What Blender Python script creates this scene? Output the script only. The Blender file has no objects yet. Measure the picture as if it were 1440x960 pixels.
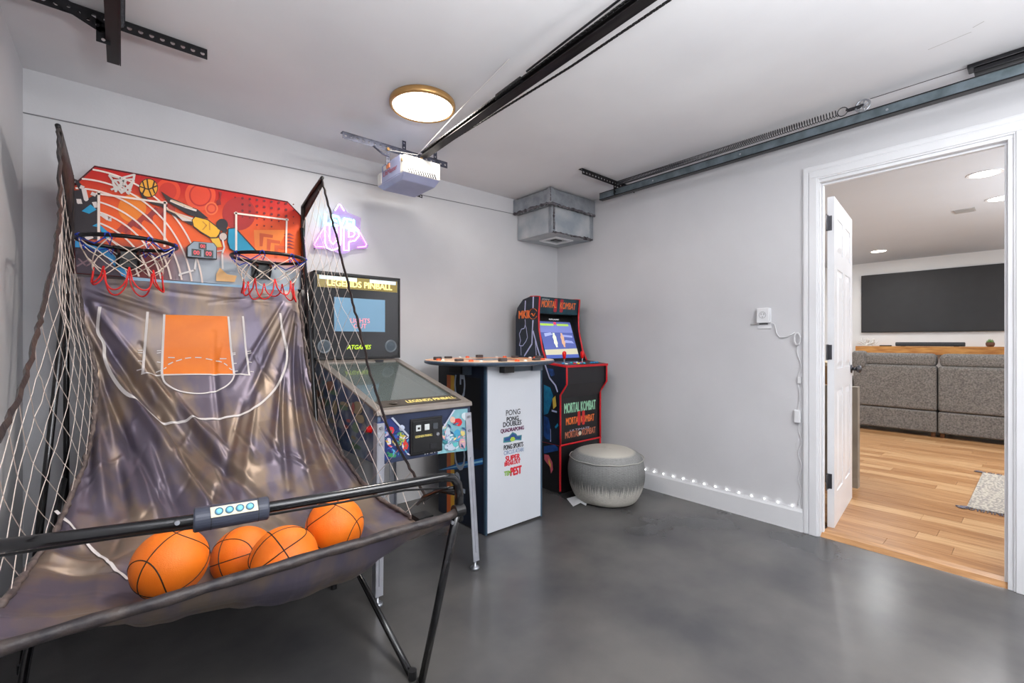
import bpy, math, random
import numpy as np
from mathutils import Vector, Matrix, noise
random.seed(7)
SC = bpy.context.scene
COL = SC.collection
PI = math.pi

# ------------------------------------------------------------------ camera
H = 1.15
YAW = math.atan(548/640)
SN, CS = math.sin(YAW), math.cos(YAW)
cam_d = bpy.data.cameras.new('camera'); cam = bpy.data.objects.new('camera', cam_d); COL.objects.link(cam)
cam.location = (0, 0, H); cam.rotation_euler = (PI/2, 0, -YAW)
cam_d.sensor_width = 36; cam_d.lens = 16.0; cam_d.clip_start = 0.02; cam_d.clip_end = 60
SC.camera = cam
# ------------------------------------------------------------------ view + world
SC.view_settings.view_transform = 'Standard'; SC.view_settings.look = 'None'
SC.view_settings.gamma = 1; SC.view_settings.use_curve_mapping = False
SC.view_settings.exposure = 0.0
W = bpy.data.worlds.new('world'); SC.world = W; W.use_nodes = True
W.node_tree.nodes['Background'].inputs[0].default_value = (0.8, 0.88, 1, 1)
W.node_tree.nodes['Background'].inputs[1].default_value = 0.3
SC.cycles.max_bounces = 8; SC.cycles.diffuse_bounces = 5
SC.cycles.sample_clamp_indirect = 6; SC.cycles.caustics_reflective = False; SC.cycles.caustics_refractive = False

LK = 1.1
def area(name, loc, size, power, col=(1, 1, 1), shape='DISK', size_y=None, rot=(0, 0, 0), parent=None):
    l = bpy.data.lights.new(name, 'AREA'); l.energy = power*LK; l.color = col; l.shape = shape; l.size = size
    if size_y: l.size_y = size_y
    o = bpy.data.objects.new(name, l); COL.objects.link(o); o.location = loc; o.rotation_euler = rot
    return o
# garage lamps: the disc in view, and unseen ceiling lamps added as soft fill
area('disc_lamp', (1.17, 2.07, 2.335), 0.29, 16, (1.0, 0.93, 0.84))
area('ceiling_fill_lamp', (1.5, -0.35, 2.34), 1.5, 32, (1.0, 0.985, 0.97), 'RECTANGLE', 0.5)
area('ceiling_fill_lamp', (1.2, -1.9, 2.3), 1.8, 54, (0.97, 0.985, 1.0), 'RECTANGLE', 0.6, rot=(math.radians(35), 0, 0))
# two unseen upward lamps, added to brighten the ceiling and bounce light down
area('bounce_fill', (.45, -.45, 1.5), 0.7, 88, (0.96, 0.98, 1.0), rot=(PI-.05, 0, 0))
area('bounce_fill', (1.5, -1.2, 1.5), 0.7, 44, (0.96, 0.98, 1.0), rot=(PI-.05, 0, 0))
# living room: three recessed lamps in view, the rest unseen, added to brighten it
for (x, y) in [(4.8, 0.28), (5.73, 0.236), (7.82, 1.46), (4.8, -1.2), (6.4, -1.2), (7.8, -1.2), (4.9, 1.9), (6.4, 1.9)]:
    area('recessed_and_fill_lamp', (x, y, 2.36), 0.15, 13, (0.97, 0.98, 1.0))
area('bounce_fill', (5.2, -1.3, 1.4), 0.6, 75, (0.93, 0.96, 1.0), rot=(PI, 0, 0))  # unseen upward lamp added to lift and neutralise the living room ceiling

# ------------------------------------------------------------------ photo helpers (pixel of the 1440x960 photo -> point on a known plane)
def ray(px, py):
    u = (px-720)/640; v = (480-py)/640
    return (SN+u*CS, CS-u*SN, v)
def onX(px, py, x): r = ray(px, py); t = x/r[0]; return Vector((x, r[1]*t, H+r[2]*t))
def onY(px, py, y): r = ray(px, py); t = y/r[1]; return Vector((r[0]*t, y, H+r[2]*t))
def onZ(px, py, z): r = ray(px, py); t = (z-H)/r[2]; return Vector((r[0]*t, r[1]*t, z))

# ------------------------------------------------------------------ materials
def lin(c):
    return tuple(((v/12.92) if v <= .04045 else ((v+.055)/1.055)**2.4) for v in [q/255 for q in c])+(1,)
MATS = {}
def mat(name, rgb, rough=.5, metal=0, rgb2=None, scale=8, bump=0, bscale=None, emit=0, spec=.5, detail=4, stretch=None, alpha=None, lo=.35, hi=.65, trans=0, coat=0, sheen=0):
    if name in MATS: return MATS[name]
    m = bpy.data.materials.new(name); m.use_nodes = True
    nt = m.node_tree; N = nt.nodes; L = nt.links; b = N['Principled BSDF']
    b.inputs['Base Color'].default_value = lin(rgb); b.inputs['Roughness'].default_value = rough
    b.inputs['Metallic'].default_value = metal; b.inputs['Specular IOR Level'].default_value = spec
    if trans: b.inputs['Transmission Weight'].default_value = trans
    if coat: b.inputs['Coat Weight'].default_value = coat; b.inputs['Coat Roughness'].default_value = .12
    if sheen: b.inputs['Sheen Weight'].default_value = sheen
    if alpha is not None: b.inputs['Alpha'].default_value = alpha
    tc = N.new('ShaderNodeTexCoord'); mp = N.new('ShaderNodeMapping'); L.new(tc.outputs['Object'], mp.inputs[0])
    if stretch: mp.inputs['Scale'].default_value = stretch
    nz = N.new('ShaderNodeTexNoise'); nz.inputs['Scale'].default_value = scale; nz.inputs['Detail'].default_value = detail
    L.new(mp.outputs[0], nz.inputs['Vector'])
    cr = N.new('ShaderNodeValToRGB'); L.new(nz.outputs[0], cr.inputs[0])
    cr.color_ramp.elements[0].position = lo; cr.color_ramp.elements[1].position = hi
    c2 = rgb2 or tuple(v*.96 for v in rgb)
    cr.color_ramp.elements[0].color = lin(rgb); cr.color_ramp.elements[1].color = lin(c2)
    if not emit: L.new(cr.outputs[0], b.inputs['Base Color'])
    if bump:
        n2 = N.new('ShaderNodeTexNoise'); n2.inputs['Scale'].default_value = bscale or scale; n2.inputs['Detail'].default_value = 3
        L.new(mp.outputs[0], n2.inputs['Vector'])
        bp = N.new('ShaderNodeBump'); bp.inputs['Strength'].default_value = bump; bp.inputs['Distance'].default_value = .01
        L.new(n2.outputs[0], bp.inputs['Height']); L.new(bp.outputs[0], b.inputs['Normal'])
    if emit:
        b.inputs['Emission Color'].default_value = lin(rgb); b.inputs['Emission Strength'].default_value = emit
    MATS[name] = m; m['nodes'] = 1
    return m
WALL = mat('wall_paint', (206, 206, 209), .75, rgb2=(200, 200, 203), scale=2, bump=.05, bscale=90)
WALLW = mat('living_wall_paint', (233, 232, 230), .7, rgb2=(228, 228, 227), scale=2)
CEIL = mat('ceiling_paint', (226, 226, 228), .85, rgb2=(216, 216, 219), scale=1.3, bump=.12, bscale=14)
CEILW = mat('living_ceiling_paint', (206, 211, 218), .85, rgb2=(202, 207, 214), scale=1.3)
TRIM = mat('white_trim_paint', (228, 229, 232), .35, rgb2=(223, 224, 227), scale=3)
FLOOR = mat('dark_epoxy_floor', (66, 66, 68), .27, rgb2=(92, 90, 88), scale=1.6, bump=.015, bscale=5, spec=.6, detail=8)
BLACK = mat('black_plastic', (20, 20, 22), .4, rgb2=(26, 26, 28))
BLACKM = mat('black_metal', (18, 18, 21), .28, metal=.3, rgb2=(24, 24, 27), spec=.7)
TUBE = mat('glossy_black_tube', (16, 16, 19), .18, metal=.2, spec=.8, rgb2=(22, 22, 25))
WHITEP = mat('white_print', (240, 238, 232), .45, rgb2=(235, 233, 228))
STEEL = mat('brushed_steel', (175, 178, 184), .35, metal=.85, rgb2=(160, 163, 170), scale=20)
DSTEEL = mat('dark_steel', (70, 70, 74), .35, metal=.8, rgb2=(58, 58, 62))
RED = mat('red_trim', (208, 26, 36), .35, rgb2=(196, 22, 32))
REDGLOSS = mat('red_knob_plastic', (225, 25, 25), .2, rgb2=(215, 20, 20))

# ------------------------------------------------------------------ mesh builder
class MB:
    def __init__(s): s.v = []; s.f = []; s.m = []; s.cur = 0
    def add(s, vs, fs):
        n = len(s.v); s.v += [tuple(q) for q in vs]
        for f in fs: s.f.append(tuple(n+i for i in f)); s.m.append(s.cur)
        return s
    def box(s, x0, x1, y0, y1, z0, z1):
        return s.hexa([(x0,y0,z0),(x1,y0,z0),(x1,y1,z0),(x0,y1,z0),(x0,y0,z1),(x1,y0,z1),(x1,y1,z1),(x0,y1,z1)])
    def hexa(s, p):
        return s.add(p, [(0,3,2,1),(4,5,6,7),(0,1,5,4),(1,2,6,5),(2,3,7,6),(3,0,4,7)])
    def prism(s, pts, d):          # planar loop of 3D points extruded by vector d
        n = len(pts); d = Vector(d); a = [Vector(p) for p in pts]; b = [p+d for p in a]
        return s.add(a+b, [tuple(range(n-1, -1, -1)), tuple(range(n, 2*n))]+[(i, (i+1) % n, n+(i+1) % n, n+i) for i in range(n)])
    def face(s, pts): return s.add(pts, [tuple(range(len(pts)))])
    def tube(s, pts, r, seg=8, closed=False, cap=True, flat=None):
        pts = [Vector(p) for p in pts]; n = len(pts); rings = []
        up = None
        for i, p in enumerate(pts):
            a = pts[(i-1) % n] if (closed or i) else p; b = pts[(i+1) % n] if (closed or i < n-1) else p
            t = (b-a)
            t = t.normalized() if t.length > 1e-9 else Vector((0, 0, 1))
            if up is None:
                up = Vector((0, 0, 1)) if abs(t.z) < .9 else Vector((1, 0, 0))
            side = t.cross(up)
            if side.length < 1e-6: side = t.orthogonal()
            side.normalize(); up = side.cross(t).normalized()
            rr = r[i] if isinstance(r, (list, tuple)) else r
            rings.append([p+(side*math.cos(2*PI*k/seg)+up*math.sin(2*PI*k/seg)*(flat or 1))*rr for k in range(seg)])
        vs = [v for g in rings for v in g]; fs = []
        for i in range(n if closed else n-1):
            j = (i+1) % n
            for k in range(seg):
                l = (k+1) % seg; fs.append((i*seg+k, i*seg+l, j*seg+l, j*seg+k))
        if cap and not closed: fs.append(tuple(range(seg-1, -1, -1))); fs.append(tuple((n-1)*seg+k for k in range(seg)))
        return s.add(vs, fs)
    def cyl(s, a, b, r, seg=20, r2=None): return s.tube([a, b], [r, r if r2 is None else r2], seg)
    def lathe(s, prof, c, seg=32, axis='z'):   # prof: list of (radius, height); axis z, or y (towards -y), or x
        vs = []; n = len(prof)
        for (r, h) in prof:
            for k in range(seg):
                a = 2*PI*k/seg; q = (r*math.cos(a), r*math.sin(a), h)
                if axis == 'y': q = (q[0], -h, q[1])
                elif axis == 'x': q = (-h, -q[0], q[1])
                vs.append((c[0]+q[0], c[1]+q[1], c[2]+q[2]))
        fs = [(i*seg+k, i*seg+(k+1) % seg, (i+1)*seg+(k+1) % seg, (i+1)*seg+k) for i in range(n-1) for k in range(seg)]
        if prof[0][0] > 1e-6: fs.append(tuple(range(seg-1, -1, -1)))
        if prof[-1][0] > 1e-6: fs.append(tuple((n-1)*seg+k for k in range(seg)))
        return s.add(vs, fs)
    def grid(s, P, wrap=False):     # P: rows of points
        R = len(P); C = len(P[0]); vs = [q for row in P for q in row]
        return s.add(vs, [(i*C+j, i*C+j+1, (i+1)*C+j+1, (i+1)*C+j) for i in range(R-1) for j in range(C-1)])
    def perf(s, o, d, w, L, n, hr=.28, th=.002):  # strip with real round holes: origin o, unit dir d, width vector w
        o, d, w = Vector(o), Vector(d), Vector(w); W_ = w.length; wu = w.normalized(); nn = d.cross(wu)*th; c = L/n; r = min(c, W_)*hr
        for i in range(n):
            base = o+d*(c*i); ctr = base+d*c/2+wu*W_/2; out = []; inn = []
            for k in range(8):
                a = PI/8+k*PI/4; ca, sa = math.cos(a), math.sin(a); m = max(abs(ca), abs(sa))
                out.append(ctr+d*(ca/m*c/2)+wu*(sa/m*W_/2)); inn.append(ctr+d*ca*r+wu*sa*r)
            vs = out+inn+[p+nn for p in out]+[p+nn for p in inn]; fs = []
            for k in range(8):
                l = (k+1) % 8; fs += [(k, l, 8+l, 8+k), (16+k, 24+k, 24+l, 16+l), (8+k, 8+l, 24+l, 24+k), (k, 16+k, 16+l, l)]
            s.add(vs, fs)
        # corner wedges left by the octagon are closed with small triangles
        for i in range(n):
            base = o+d*(c*i)
            for (cx, cy) in ((0, 0), (1, 0), (1, 1), (0, 1)):
                q = base+d*c*cx+wu*W_*cy; t1 = d*(c/2*(1-math.tan(PI/8)))*(1-2*cx); t2 = wu*(W_/2*(1-math.tan(PI/8)))*(1-2*cy)
                s.add([q, q+t1, q+t2], [(0, 1, 2)]); s.add([q+nn, q+nn+t1, q+nn+t2], [(0, 1, 2)])
        return s
    def build(s, name, m=None, parent=None, smooth=False, bevel=0, label=None, kind=None, cat=None, group=None, seg=2, loc=None, sub=0, solid=0):
        me = bpy.data.meshes.new(name)
        me.from_pydata([tuple(v) for v in s.v], [], s.f)
        mm = m if isinstance(m, (list, tuple)) else [m]
        for q in mm: me.materials.append(q)
        if len(mm) > 1:
            for p, i in zip(me.polygons, s.m): p.material_index = i
        me.validate(); me.update()
        if smooth:
            for p in me.polygons: p.use_smooth = True
        o = bpy.data.objects.new(name, me); COL.objects.link(o)
        if loc is not None:
            me.transform(Matrix.Translation(-Vector(loc))); o.location = loc
        if parent is not None:
            o.parent = parent
            o.matrix_parent_inverse = Matrix.Translation(-wloc(parent))
        if bevel:
            b = o.modifiers.new('bevel', 'BEVEL'); b.width = bevel; b.segments = seg; b.limit_method = 'ANGLE'; b.angle_limit = .6
        if solid:
            b = o.modifiers.new('solid', 'SOLIDIFY'); b.thickness = solid; b.offset = 0
        if sub:
            b = o.modifiers.new('sub', 'SUBSURF'); b.levels = sub; b.render_levels = sub
        if smooth == 'auto' or (bevel and smooth):
            pass
        tag(o, label, cat, group, kind); return o
def wloc(o):
    p = Vector(o.location)
    return p if o.parent is None else Vector(o.location)
def tag(o, label=None, cat=None, group=None, kind=None):
    if label: o['label'] = label
    if cat: o['category'] = cat
    if group: o['group'] = group
    if kind: o['kind'] = kind
    return o
def thing(name, label, cat, loc, group=None):
    o = bpy.data.objects.new(name, None); COL.objects.link(o); o.location = loc; o.empty_display_size = .05
    return tag(o, label, cat, group)
def struct(name, mb, m, label=None, **k): return mb.build(name, m, kind='structure', label=label, **k)

def text(s, m, parent, p0, U, V, w, h, name='lettering', off=.001, ext=.0004, bold=0, shear=0, label=None, slant=0):
    """lettering fitted into the box p0 + w*U + h*V, standing off the surface"""
    cu = bpy.data.curves.new('t', 'FONT'); cu.body = s; cu.shear = shear; cu.resolution_u = 3; cu.space_line = .85
    cu.align_x = 'CENTER'
    to = bpy.data.objects.new('t', cu); COL.objects.link(to)
    dg = bpy.context.evaluated_depsgraph_get(); me = bpy.data.meshes.new_from_object(to.evaluated_get(dg))
    bpy.data.objects.remove(to); bpy.data.curves.remove(cu)
    co = np.empty(len(me.vertices)*3); me.vertices.foreach_get('co', co); co = co.reshape(-1, 3)
    mn, mx = co.min(0), co.max(0); U = Vector(U); V = Vector(V); Nn = U.cross(V).normalized()
    vs = []
    for c in co:
        a = (c[0]-mn[0])/(mx[0]-mn[0]); b = (c[1]-mn[1])/(mx[1]-mn[1])
        vs.append(Vector(p0)+U*(w*a)+V*(h*b+slant*a)+Nn*off)
    mb = MB(); fs = [tuple(p.vertices) for p in me.polygons]; bpy.data.meshes.remove(me)
    nl = 1+s.count('\n'); e = bold*h/nl*.9
    for i, (a, b) in enumerate([(0, 0)]+([(e, 0), (-e, 0), (0, e*.8), (0, -e*.8)] if bold > 0 else [])):
        mb.add([v+U*a+V*b+Nn*(i*1e-5) for v in vs], fs)
    return mb.build(name, m, parent, label=label)

EX, EY, EZ = Vector((1, 0, 0)), Vector((0, 1, 0)), Vector((0, 0, 1))
XR, YB, XL, ZC = 3.125, 2.99, -0.34, 2.38      # garage: right wall, back wall, left wall, ceiling
XW = 3.205                                      # living room side of the right wall
YN = -3.2
DY0, DY1, DZ = 0.09, 0.86, 2.105                # door opening
exec_parts = []

# ================================================================== STRUCTURE
struct('floor', MB().box(XL-.1, XW-.06, YN, YB+.1, -.1, 0), FLOOR)
struct('ceiling', MB().box(XL-.1, XR, YN, YB+.1, ZC, ZC+.1), CEIL)
struct('wall_back', MB().box(XL-.1, XW, YB, YB+.1, 0, ZC), WALL)
struct('wall_left', MB().box(XL-.1, XL, YN, YB, 0, ZC), WALL)
struct('wall_front', MB().box(XL-.1, XR, YN-.1, YN, 0, ZC), WALL)
wr = MB().box(XR, XW, DY1, YB, 0, ZC); wr.box(XR, XW, YN, DY0, 0, ZC); wr.box(XR, XW, DY0, DY1, DZ, ZC)
struct('wall_right', wr, WALL)
# header board across the back wall, with its lower edge as a thin shadow line
struct('trim_header', MB().hexa([(XL, YB-.006, 2.182), (XR, YB-.006, 2.272), (XR, YB, 2.272), (XL, YB, 2.182),
                                  (XL, YB-.006, ZC), (XR, YB-.006, ZC), (XR, YB, ZC), (XL, YB, ZC)]), WALL)
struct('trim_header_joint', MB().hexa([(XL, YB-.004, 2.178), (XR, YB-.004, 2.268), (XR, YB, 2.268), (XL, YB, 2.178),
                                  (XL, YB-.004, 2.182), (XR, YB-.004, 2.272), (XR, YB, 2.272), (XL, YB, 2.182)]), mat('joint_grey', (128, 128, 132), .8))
def baseboard(name, a, b):
    mb = MB(); mb.prism([(XR, a, 0), (XR-.015, a, 0), (XR-.015, a, .118), (XR-.008, a, .133), (XR, a, .137)], (0, b-a, 0))
    struct(name, mb, TRIM)
baseboard('baseboard_right', DY1+.084, YB)
baseboard('baseboard_right_near', YN, DY0-.086)
struct('baseboard_back', MB().box(XL, XR-.015, YB-.014, YB, 0, .13), TRIM)
# casing, stepped profile
def casing(y0, y1, sgn):
    mb = MB()
    for k, (a, b, d) in enumerate([(0, .085, .012), (.008, .05, .019), (.055, .079, .016)]):
        mb.box(XR-d, XR, min(y0+sgn*a, y0+sgn*b), max(y0+sgn*a, y0+sgn*b), 0, DZ+.008+a)
    return mb
cs = casing(DY1+.0, 0, 1)
for (a, b, d) in [(0, .085, .012), (.008, .05, .019), (.055, .079, .016)]:
    cs.box(XR-d, XR, DY0-.0-a*0-b, DY0-a, 0, DZ+a)
    cs.box(XR-d, XR, DY0-b, DY1+b, DZ+a, DZ+b)
cs.box(XW, XW+.012, DY1, DY1+.085, 0, DZ+.085); cs.box(XW, XW+.012, DY0-.085, DY0, 0, DZ+.085); cs.box(XW, XW+.012, DY0, DY1, DZ, DZ+.085)
struct('trim_door_casing', cs, TRIM, bevel=.003)
jm = MB().box(XR-.004, XW+.002, DY1-.004, DY1, .0, DZ-.018); jm.box(XR-.004, XW+.012, DY0, DY0+.018, .0, DZ-.018); jm.box(XR-.004, XW+.002, DY0, DY1, DZ-.018, DZ)
jm.box(XR+.03, XR+.055, DY1-.013, DY1-.0045, 0, DZ-.0305); jm.box(XR+.03, XR+.055, DY0+.0185, DY0+.03, 0, DZ-.0305); jm.box(XR+.03, XR+.055, DY0+.018, DY1-.0045, DZ-.03, DZ-.0185)
struct('trim_door_jamb', jm, TRIM, bevel=.002)
st = MB().box(XR+.035, XR+.037, DY0+.0179, DY0+.0195, .93, .99)
# wooden threshold
OAK = mat('oak_threshold', (180, 136, 92), .35, rgb2=(150, 108, 68), scale=6, stretch=(8, 1, 8))
struct('trim_threshold', MB().prism([(XR+.0, DY0, 0), (XR+.03, DY0, .02), (XR+.075, DY0, .026), (XR+.085, DY0, .026), (XR+.085, DY0, 0)], (0, DY1-DY0, 0)), OAK)
# ceiling crack / patched tape marks
CR = mat('old_tape_mark', (176, 174, 170), .9)
ck = MB()
for a, b in [((1305, 70), (1366, 45)), ((1368, 39), (1384, 30))]:
    p, q = onZ(*a, ZC-.0006), onZ(*b, ZC-.0006); d = (q-p).normalized().cross(EZ)*.0012
    ck.prism([p-d, q-d, q+d, p+d], (0, 0, .0005))
struct('trim_ceiling_tape', ck, CR)

# ------------------------------------------------------------------ living room shell
LX1, LYA, LYB = 8.9, -2.4, 2.6
struct('floor_living_base', MB().box(XW-.05, LX1, LYA, LYB, -.05, .006), mat('dark_underlay', (70, 48, 30), .8))
struct('ceiling_living', MB().box(XW, LX1+.1, LYA-.1, LYB+.1, ZC, ZC+.1), CEILW)
struct('wall_far', MB().box(LX1, LX1+.1, LYA-.1, LYB+.1, 0, ZC), WALLW)
struct('wall_living_left', MB().box(XW, LX1, LYB, LYB+.1, 0, ZC), WALLW)
struct('wall_living_right', MB().box(XW, LX1, LYA-.1, LYA, 0, ZC), WALLW)
fl = bpy.data.objects.new('floor_living', None); COL.objects.link(fl); tag(fl, kind='structure')
PL = [mat('oak_plank_a', (190, 148, 104), .3, rgb2=(160, 114, 72), scale=5, stretch=(9, .7, 1), detail=8, spec=.5),
      mat('oak_plank_b', (202, 164, 120), .3, rgb2=(172, 128, 84), scale=5, stretch=(9, .7, 1), detail=8, spec=.5),
      mat('oak_plank_c', (176, 132, 88), .3, rgb2=(146, 100, 60), scale=5, stretch=(9, .7, 1), detail=8, spec=.5)]
pw, pl = .127, 1.22
prot = {}
rows = int((LX1-XR-.085)/pw)+1
for i in range(rows):
    x0 = XR+.086+i*pw
    y = LYA+random.uniform(-1, 0)
    while y < LYB:
        a, b = max(y, LYA), min(y+pl, LYB)
        if b-a > .05 and (x0 > XW or (a < DY1 and b > DY0)):
            if x0 < XW+.012: a, b = max(a, DY0+.018), min(b, DY1-.004)
            wdt = min(pw, LX1-x0)-.0016
            k = random.randrange(3); key = (k, round(b-a, 3), round(wdt, 3))
            if key not in prot:
                mb = MB().box(-wdt/2, wdt/2, -(b-a)/2+.0008, (b-a)/2-.0008, 0, .014)
                me = bpy.data.meshes.new('plank'); me.from_pydata(mb.v, [], mb.f); me.materials.append(PL[k]); prot[key] = me
            if b-a > .05:
                o = bpy.data.objects.new('plank', prot[key]); COL.objects.link(o); o.parent = fl
                o.location = (x0+wdt/2, (a+b)/2, .0062+random.uniform(0, .0004))
        y += pl

# ================================================================== DOOR LEAF
leaf = thing('door_1', 'white six-panel door standing open into the living room', None, (3.274, .8415, 0)); leaf['kind'] = 'structure'
lw, lh = .745, 2.03
lf = MB().box(0, lw, -.012, .012, .02, lh)
st_, mid = .105, .10
xs = [(0, st_), ((lw-mid)/2, (lw+mid)/2), (lw-st_, lw)]
zr = [(.02, .22), (.85, .98), (1.60, 1.70), (lh-.115, lh)]
for sg in (-1, 1):
    y0, y1 = (.012, .0175) if sg > 0 else (-.0175, -.012)
    for a, b in xs: lf.box(a, b, y0, y1, .02, lh)
    for a, b in zr:
        lf.box(xs[0][1], xs[1][0], y0, y1, a, b); lf.box(xs[1][1], xs[2][0], y0, y1, a, b)
lfo = lf.build('door_slab', TRIM, leaf); lfo.matrix_parent_inverse = Matrix()
for (a, b) in ((xs[0][1], xs[1][0]), (xs[1][1], xs[2][0])):
    for (c, d) in ((zr[0][1], zr[1][0]), (zr[1][1], zr[2][0]), (zr[2][1], zr[3][0])):
        mb = MB()
        for sg in (-1, 1):
            q = .03; e = .014
            p = [(a+e, sg*.0119, c+e), (b-e, sg*.0119, c+e), (b-e, sg*.0119, d-e), (a+e, sg*.0119, d-e)]
            r = [(a+e+q, sg*.0195, c+e+q), (b-e-q, sg*.0195, c+e+q), (b-e-q, sg*.0195, d-e-q), (a+e+q, sg*.0195, d-e-q)]
            mb.add(p+r, [(0, 1, 5, 4), (1, 2, 6, 5), (2, 3, 7, 6), (3, 0, 4, 7), (4, 5, 6, 7)])
        mb.build('door_panel', TRIM, leaf).matrix_parent_inverse = Matrix()
GUN = mat('gunmetal', (88, 88, 92), .32, metal=.75, rgb2=(74, 74, 78))
for z in (1.87, 1.085, .30):
    mb = MB().box(-.003, .0, -.006, .0195, z-.045, z+.045); mb.cyl((-.012, .016, z-.047), (-.012, .016, z+.047), .007, 10)
    mb.box(-.068, -.012, .011, .014, z-.045, z+.045)
    mb.build('hinge', GUN, leaf).matrix_parent_inverse = Matrix()
mb = MB()
for sg in (-1, 1):
    for (r0, a, b) in ((.03, .0175, .025), (.012, .025, .05)):
        mb.cyl((lw-.06, sg*a, .955), (lw-.06, sg*b, .955), r0, 20)
    mb.tube([(lw-.06, sg*(.045+k*.0045), .955) for k in range(9)], [.012, .02, .0245, .027, .028, .0275, .025, .018, .006], 20)
mb.box(lw, lw+.001, -.011, .011, .925, .985)
mb.build('door_knob', GUN, leaf, smooth=True).matrix_parent_inverse = Matrix()
leaf.rotation_euler = (0, 0, math.radians(6))

# ================================================================== LIVING ROOM FURNITURE
SOFA = mat('grey_tweed', (128, 124, 119), .9, rgb2=(84, 81, 78), scale=70, detail=2, bump=.3, bscale=160, lo=.3, hi=.7)
sf = thing('sofa', 'grey tweed sectional sofa seen from behind in front of the television', 'sofa', (7.7, 0.2, .02))
secs = [(1.62, .815), (.805, -.01), (-.02, -.84)]
for a, b in secs:
    MB().box(7.25, 7.42, b, a, .33, .86).build('back_panel', SOFA, sf, bevel=.03, seg=3)
    MB().box(7.25, 8.15, b, a, .075, .325).build('base_panel', SOFA, sf, bevel=.02, seg=3)
    MB().box(7.27, 7.50, b+.01, a-.01, .845, 1.005).build('headrest', SOFA, sf, bevel=.055, seg=4)
    MB().box(7.44, 8.15, b, a, .33, .5).build('seat_cushion', SOFA, sf, bevel=.05, seg=4)
MB().box(7.25, 8.15, 1.625, 1.83, .075, .66).build('armrest', SOFA, sf, bevel=.05, seg=4)
MB().box(7.23, 7.4, 1.48, 1.64, .80, 1.03).build('headrest', SOFA, sf, bevel=.05, seg=4)
for y in (1.75, .85, .77, -.04, -.8):
    for x in (7.3, 8.05): MB().cyl((x, y, .02), (x, y, .08), .018, 10, .025).build('leg', mat('walnut_leg', (92, 58, 36), .4), sf)
# television
tv = thing('television', 'large dark flat television mounted on the white wall behind the sofa', 'television', (8.87, 1.1, 1.29))
MB().box(8.855, 8.895, .315, 1.87, 1.29, 2.185).build('tv_body', BLACK, tv, bevel=.004)
MB().box(8.852, 8.8552, .325, 1.86, 1.305, 2.175).build('screen', mat('tv_screen', (62, 62, 63), .55, spec=.2, rgb2=(60, 60, 61)), tv)
# mantel shelf
SHELF = mat('rustic_pine', (206, 148, 78), .5, rgb2=(166, 104, 46), scale=6, stretch=(3, 1, 6), detail=8)
sh = MB().box(8.6, 8.9, .0, 1.89, .965, 1.08).build('mantel_shelf', SHELF, bevel=.004, label='thick rustic pine mantel shelf under the television', cat='shelf', loc=(8.75, 1, .965))
sb = thing('soundbar', 'long dark soundbar lying on the pine mantel shelf', 'soundbar', (8.68, 1.05, 1.08))
MB().box(8.64, 8.72, .69, 1.42, 1.083, 1.14).build('bar_housing', mat('charcoal_cloth', (72, 72, 74), .8, rgb2=(60, 60, 62), scale=90), sb, bevel=.01)
MB().box(8.636, 8.641, .70, 1.41, 1.09, 1.105).build('grille_strip', BLACK, sb)
for y_ in (.75, 1.31): MB().box(8.65, 8.71, y_, y_+.05, 1.08, 1.084).build('foot', BLACK, sb)
pt = thing('potted_succulent', 'small green succulent in a brown round pot on the mantel shelf', 'plant', (8.66, .455, 1.08))
MB().lathe([(.03, 0), (.042, .02), (.044, .045), (.038, .06), (.032, .058)], (8.66, .455, 1.0805), 18).build('pot', mat('brown_pot', (122, 82, 60), .5, rgb2=(90, 60, 46)), pt, smooth=True)
GREEN = mat('succulent_green', (86, 128, 58), .5, rgb2=(120, 158, 84), scale=40)
for k in range(14):
    a = k*2.4; r = .012+.0025*k; h = .075-.002*k
    c = Vector((8.66+math.cos(a)*r*.4, .455+math.sin(a)*r*.4, 1.125)); e = Vector((8.66+math.cos(a)*r, .455+math.sin(a)*r, 1.08+h+.03))
    MB().tube([c, c.lerp(e, .5)+Vector((math.cos(a)*.004, math.sin(a)*.004, 0)), e], [.006, .009, .001], 6, flat=.5).build('leaf', GREEN, pt, smooth=True)
cd = thing('coral_ornament', 'white branching coral ornament at the left end of the mantel shelf', 'ornament', (8.7, 1.76, 1.08))
mb = MB(); rnd = random.Random(3)
for k in range(26):
    p = Vector((8.7+rnd.uniform(-.02, .02), 1.76+rnd.uniform(-.05, .05), 1.095)); pts = [p.copy()]
    d = Vector((rnd.uniform(-.4, .4), rnd.uniform(-1.3, 1.3), rnd.uniform(.3, 1))).normalized()
    for j in range(4):
        p = p+d*.03; d = (d+Vector((rnd.uniform(-.5, .5), rnd.uniform(-.5, .5), rnd.uniform(-.3, .3)))).normalized(); p.z = max(p.z, 1.094); pts.append(p.copy())
    mb.tube(pts, [.009, .008, .008, .006, .004], 6)
mb.build('branches', mat('white_coral', (235, 232, 226), .8), cd, smooth=True)
MB().box(8.66, 8.74, 1.70, 1.82, 1.0805, 1.092).build('base', mat('white_coral', (235, 232, 226), .8), cd, bevel=.003)
rm = MB().box(8.62, 8.66, 1.46, 1.6, 1.0805, 1.096).build('remote_control', BLACK, bevel=.004, label='small dark remote control lying left of the soundbar', cat='remote', loc=(8.64, 1.53, 1.08))
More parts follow.
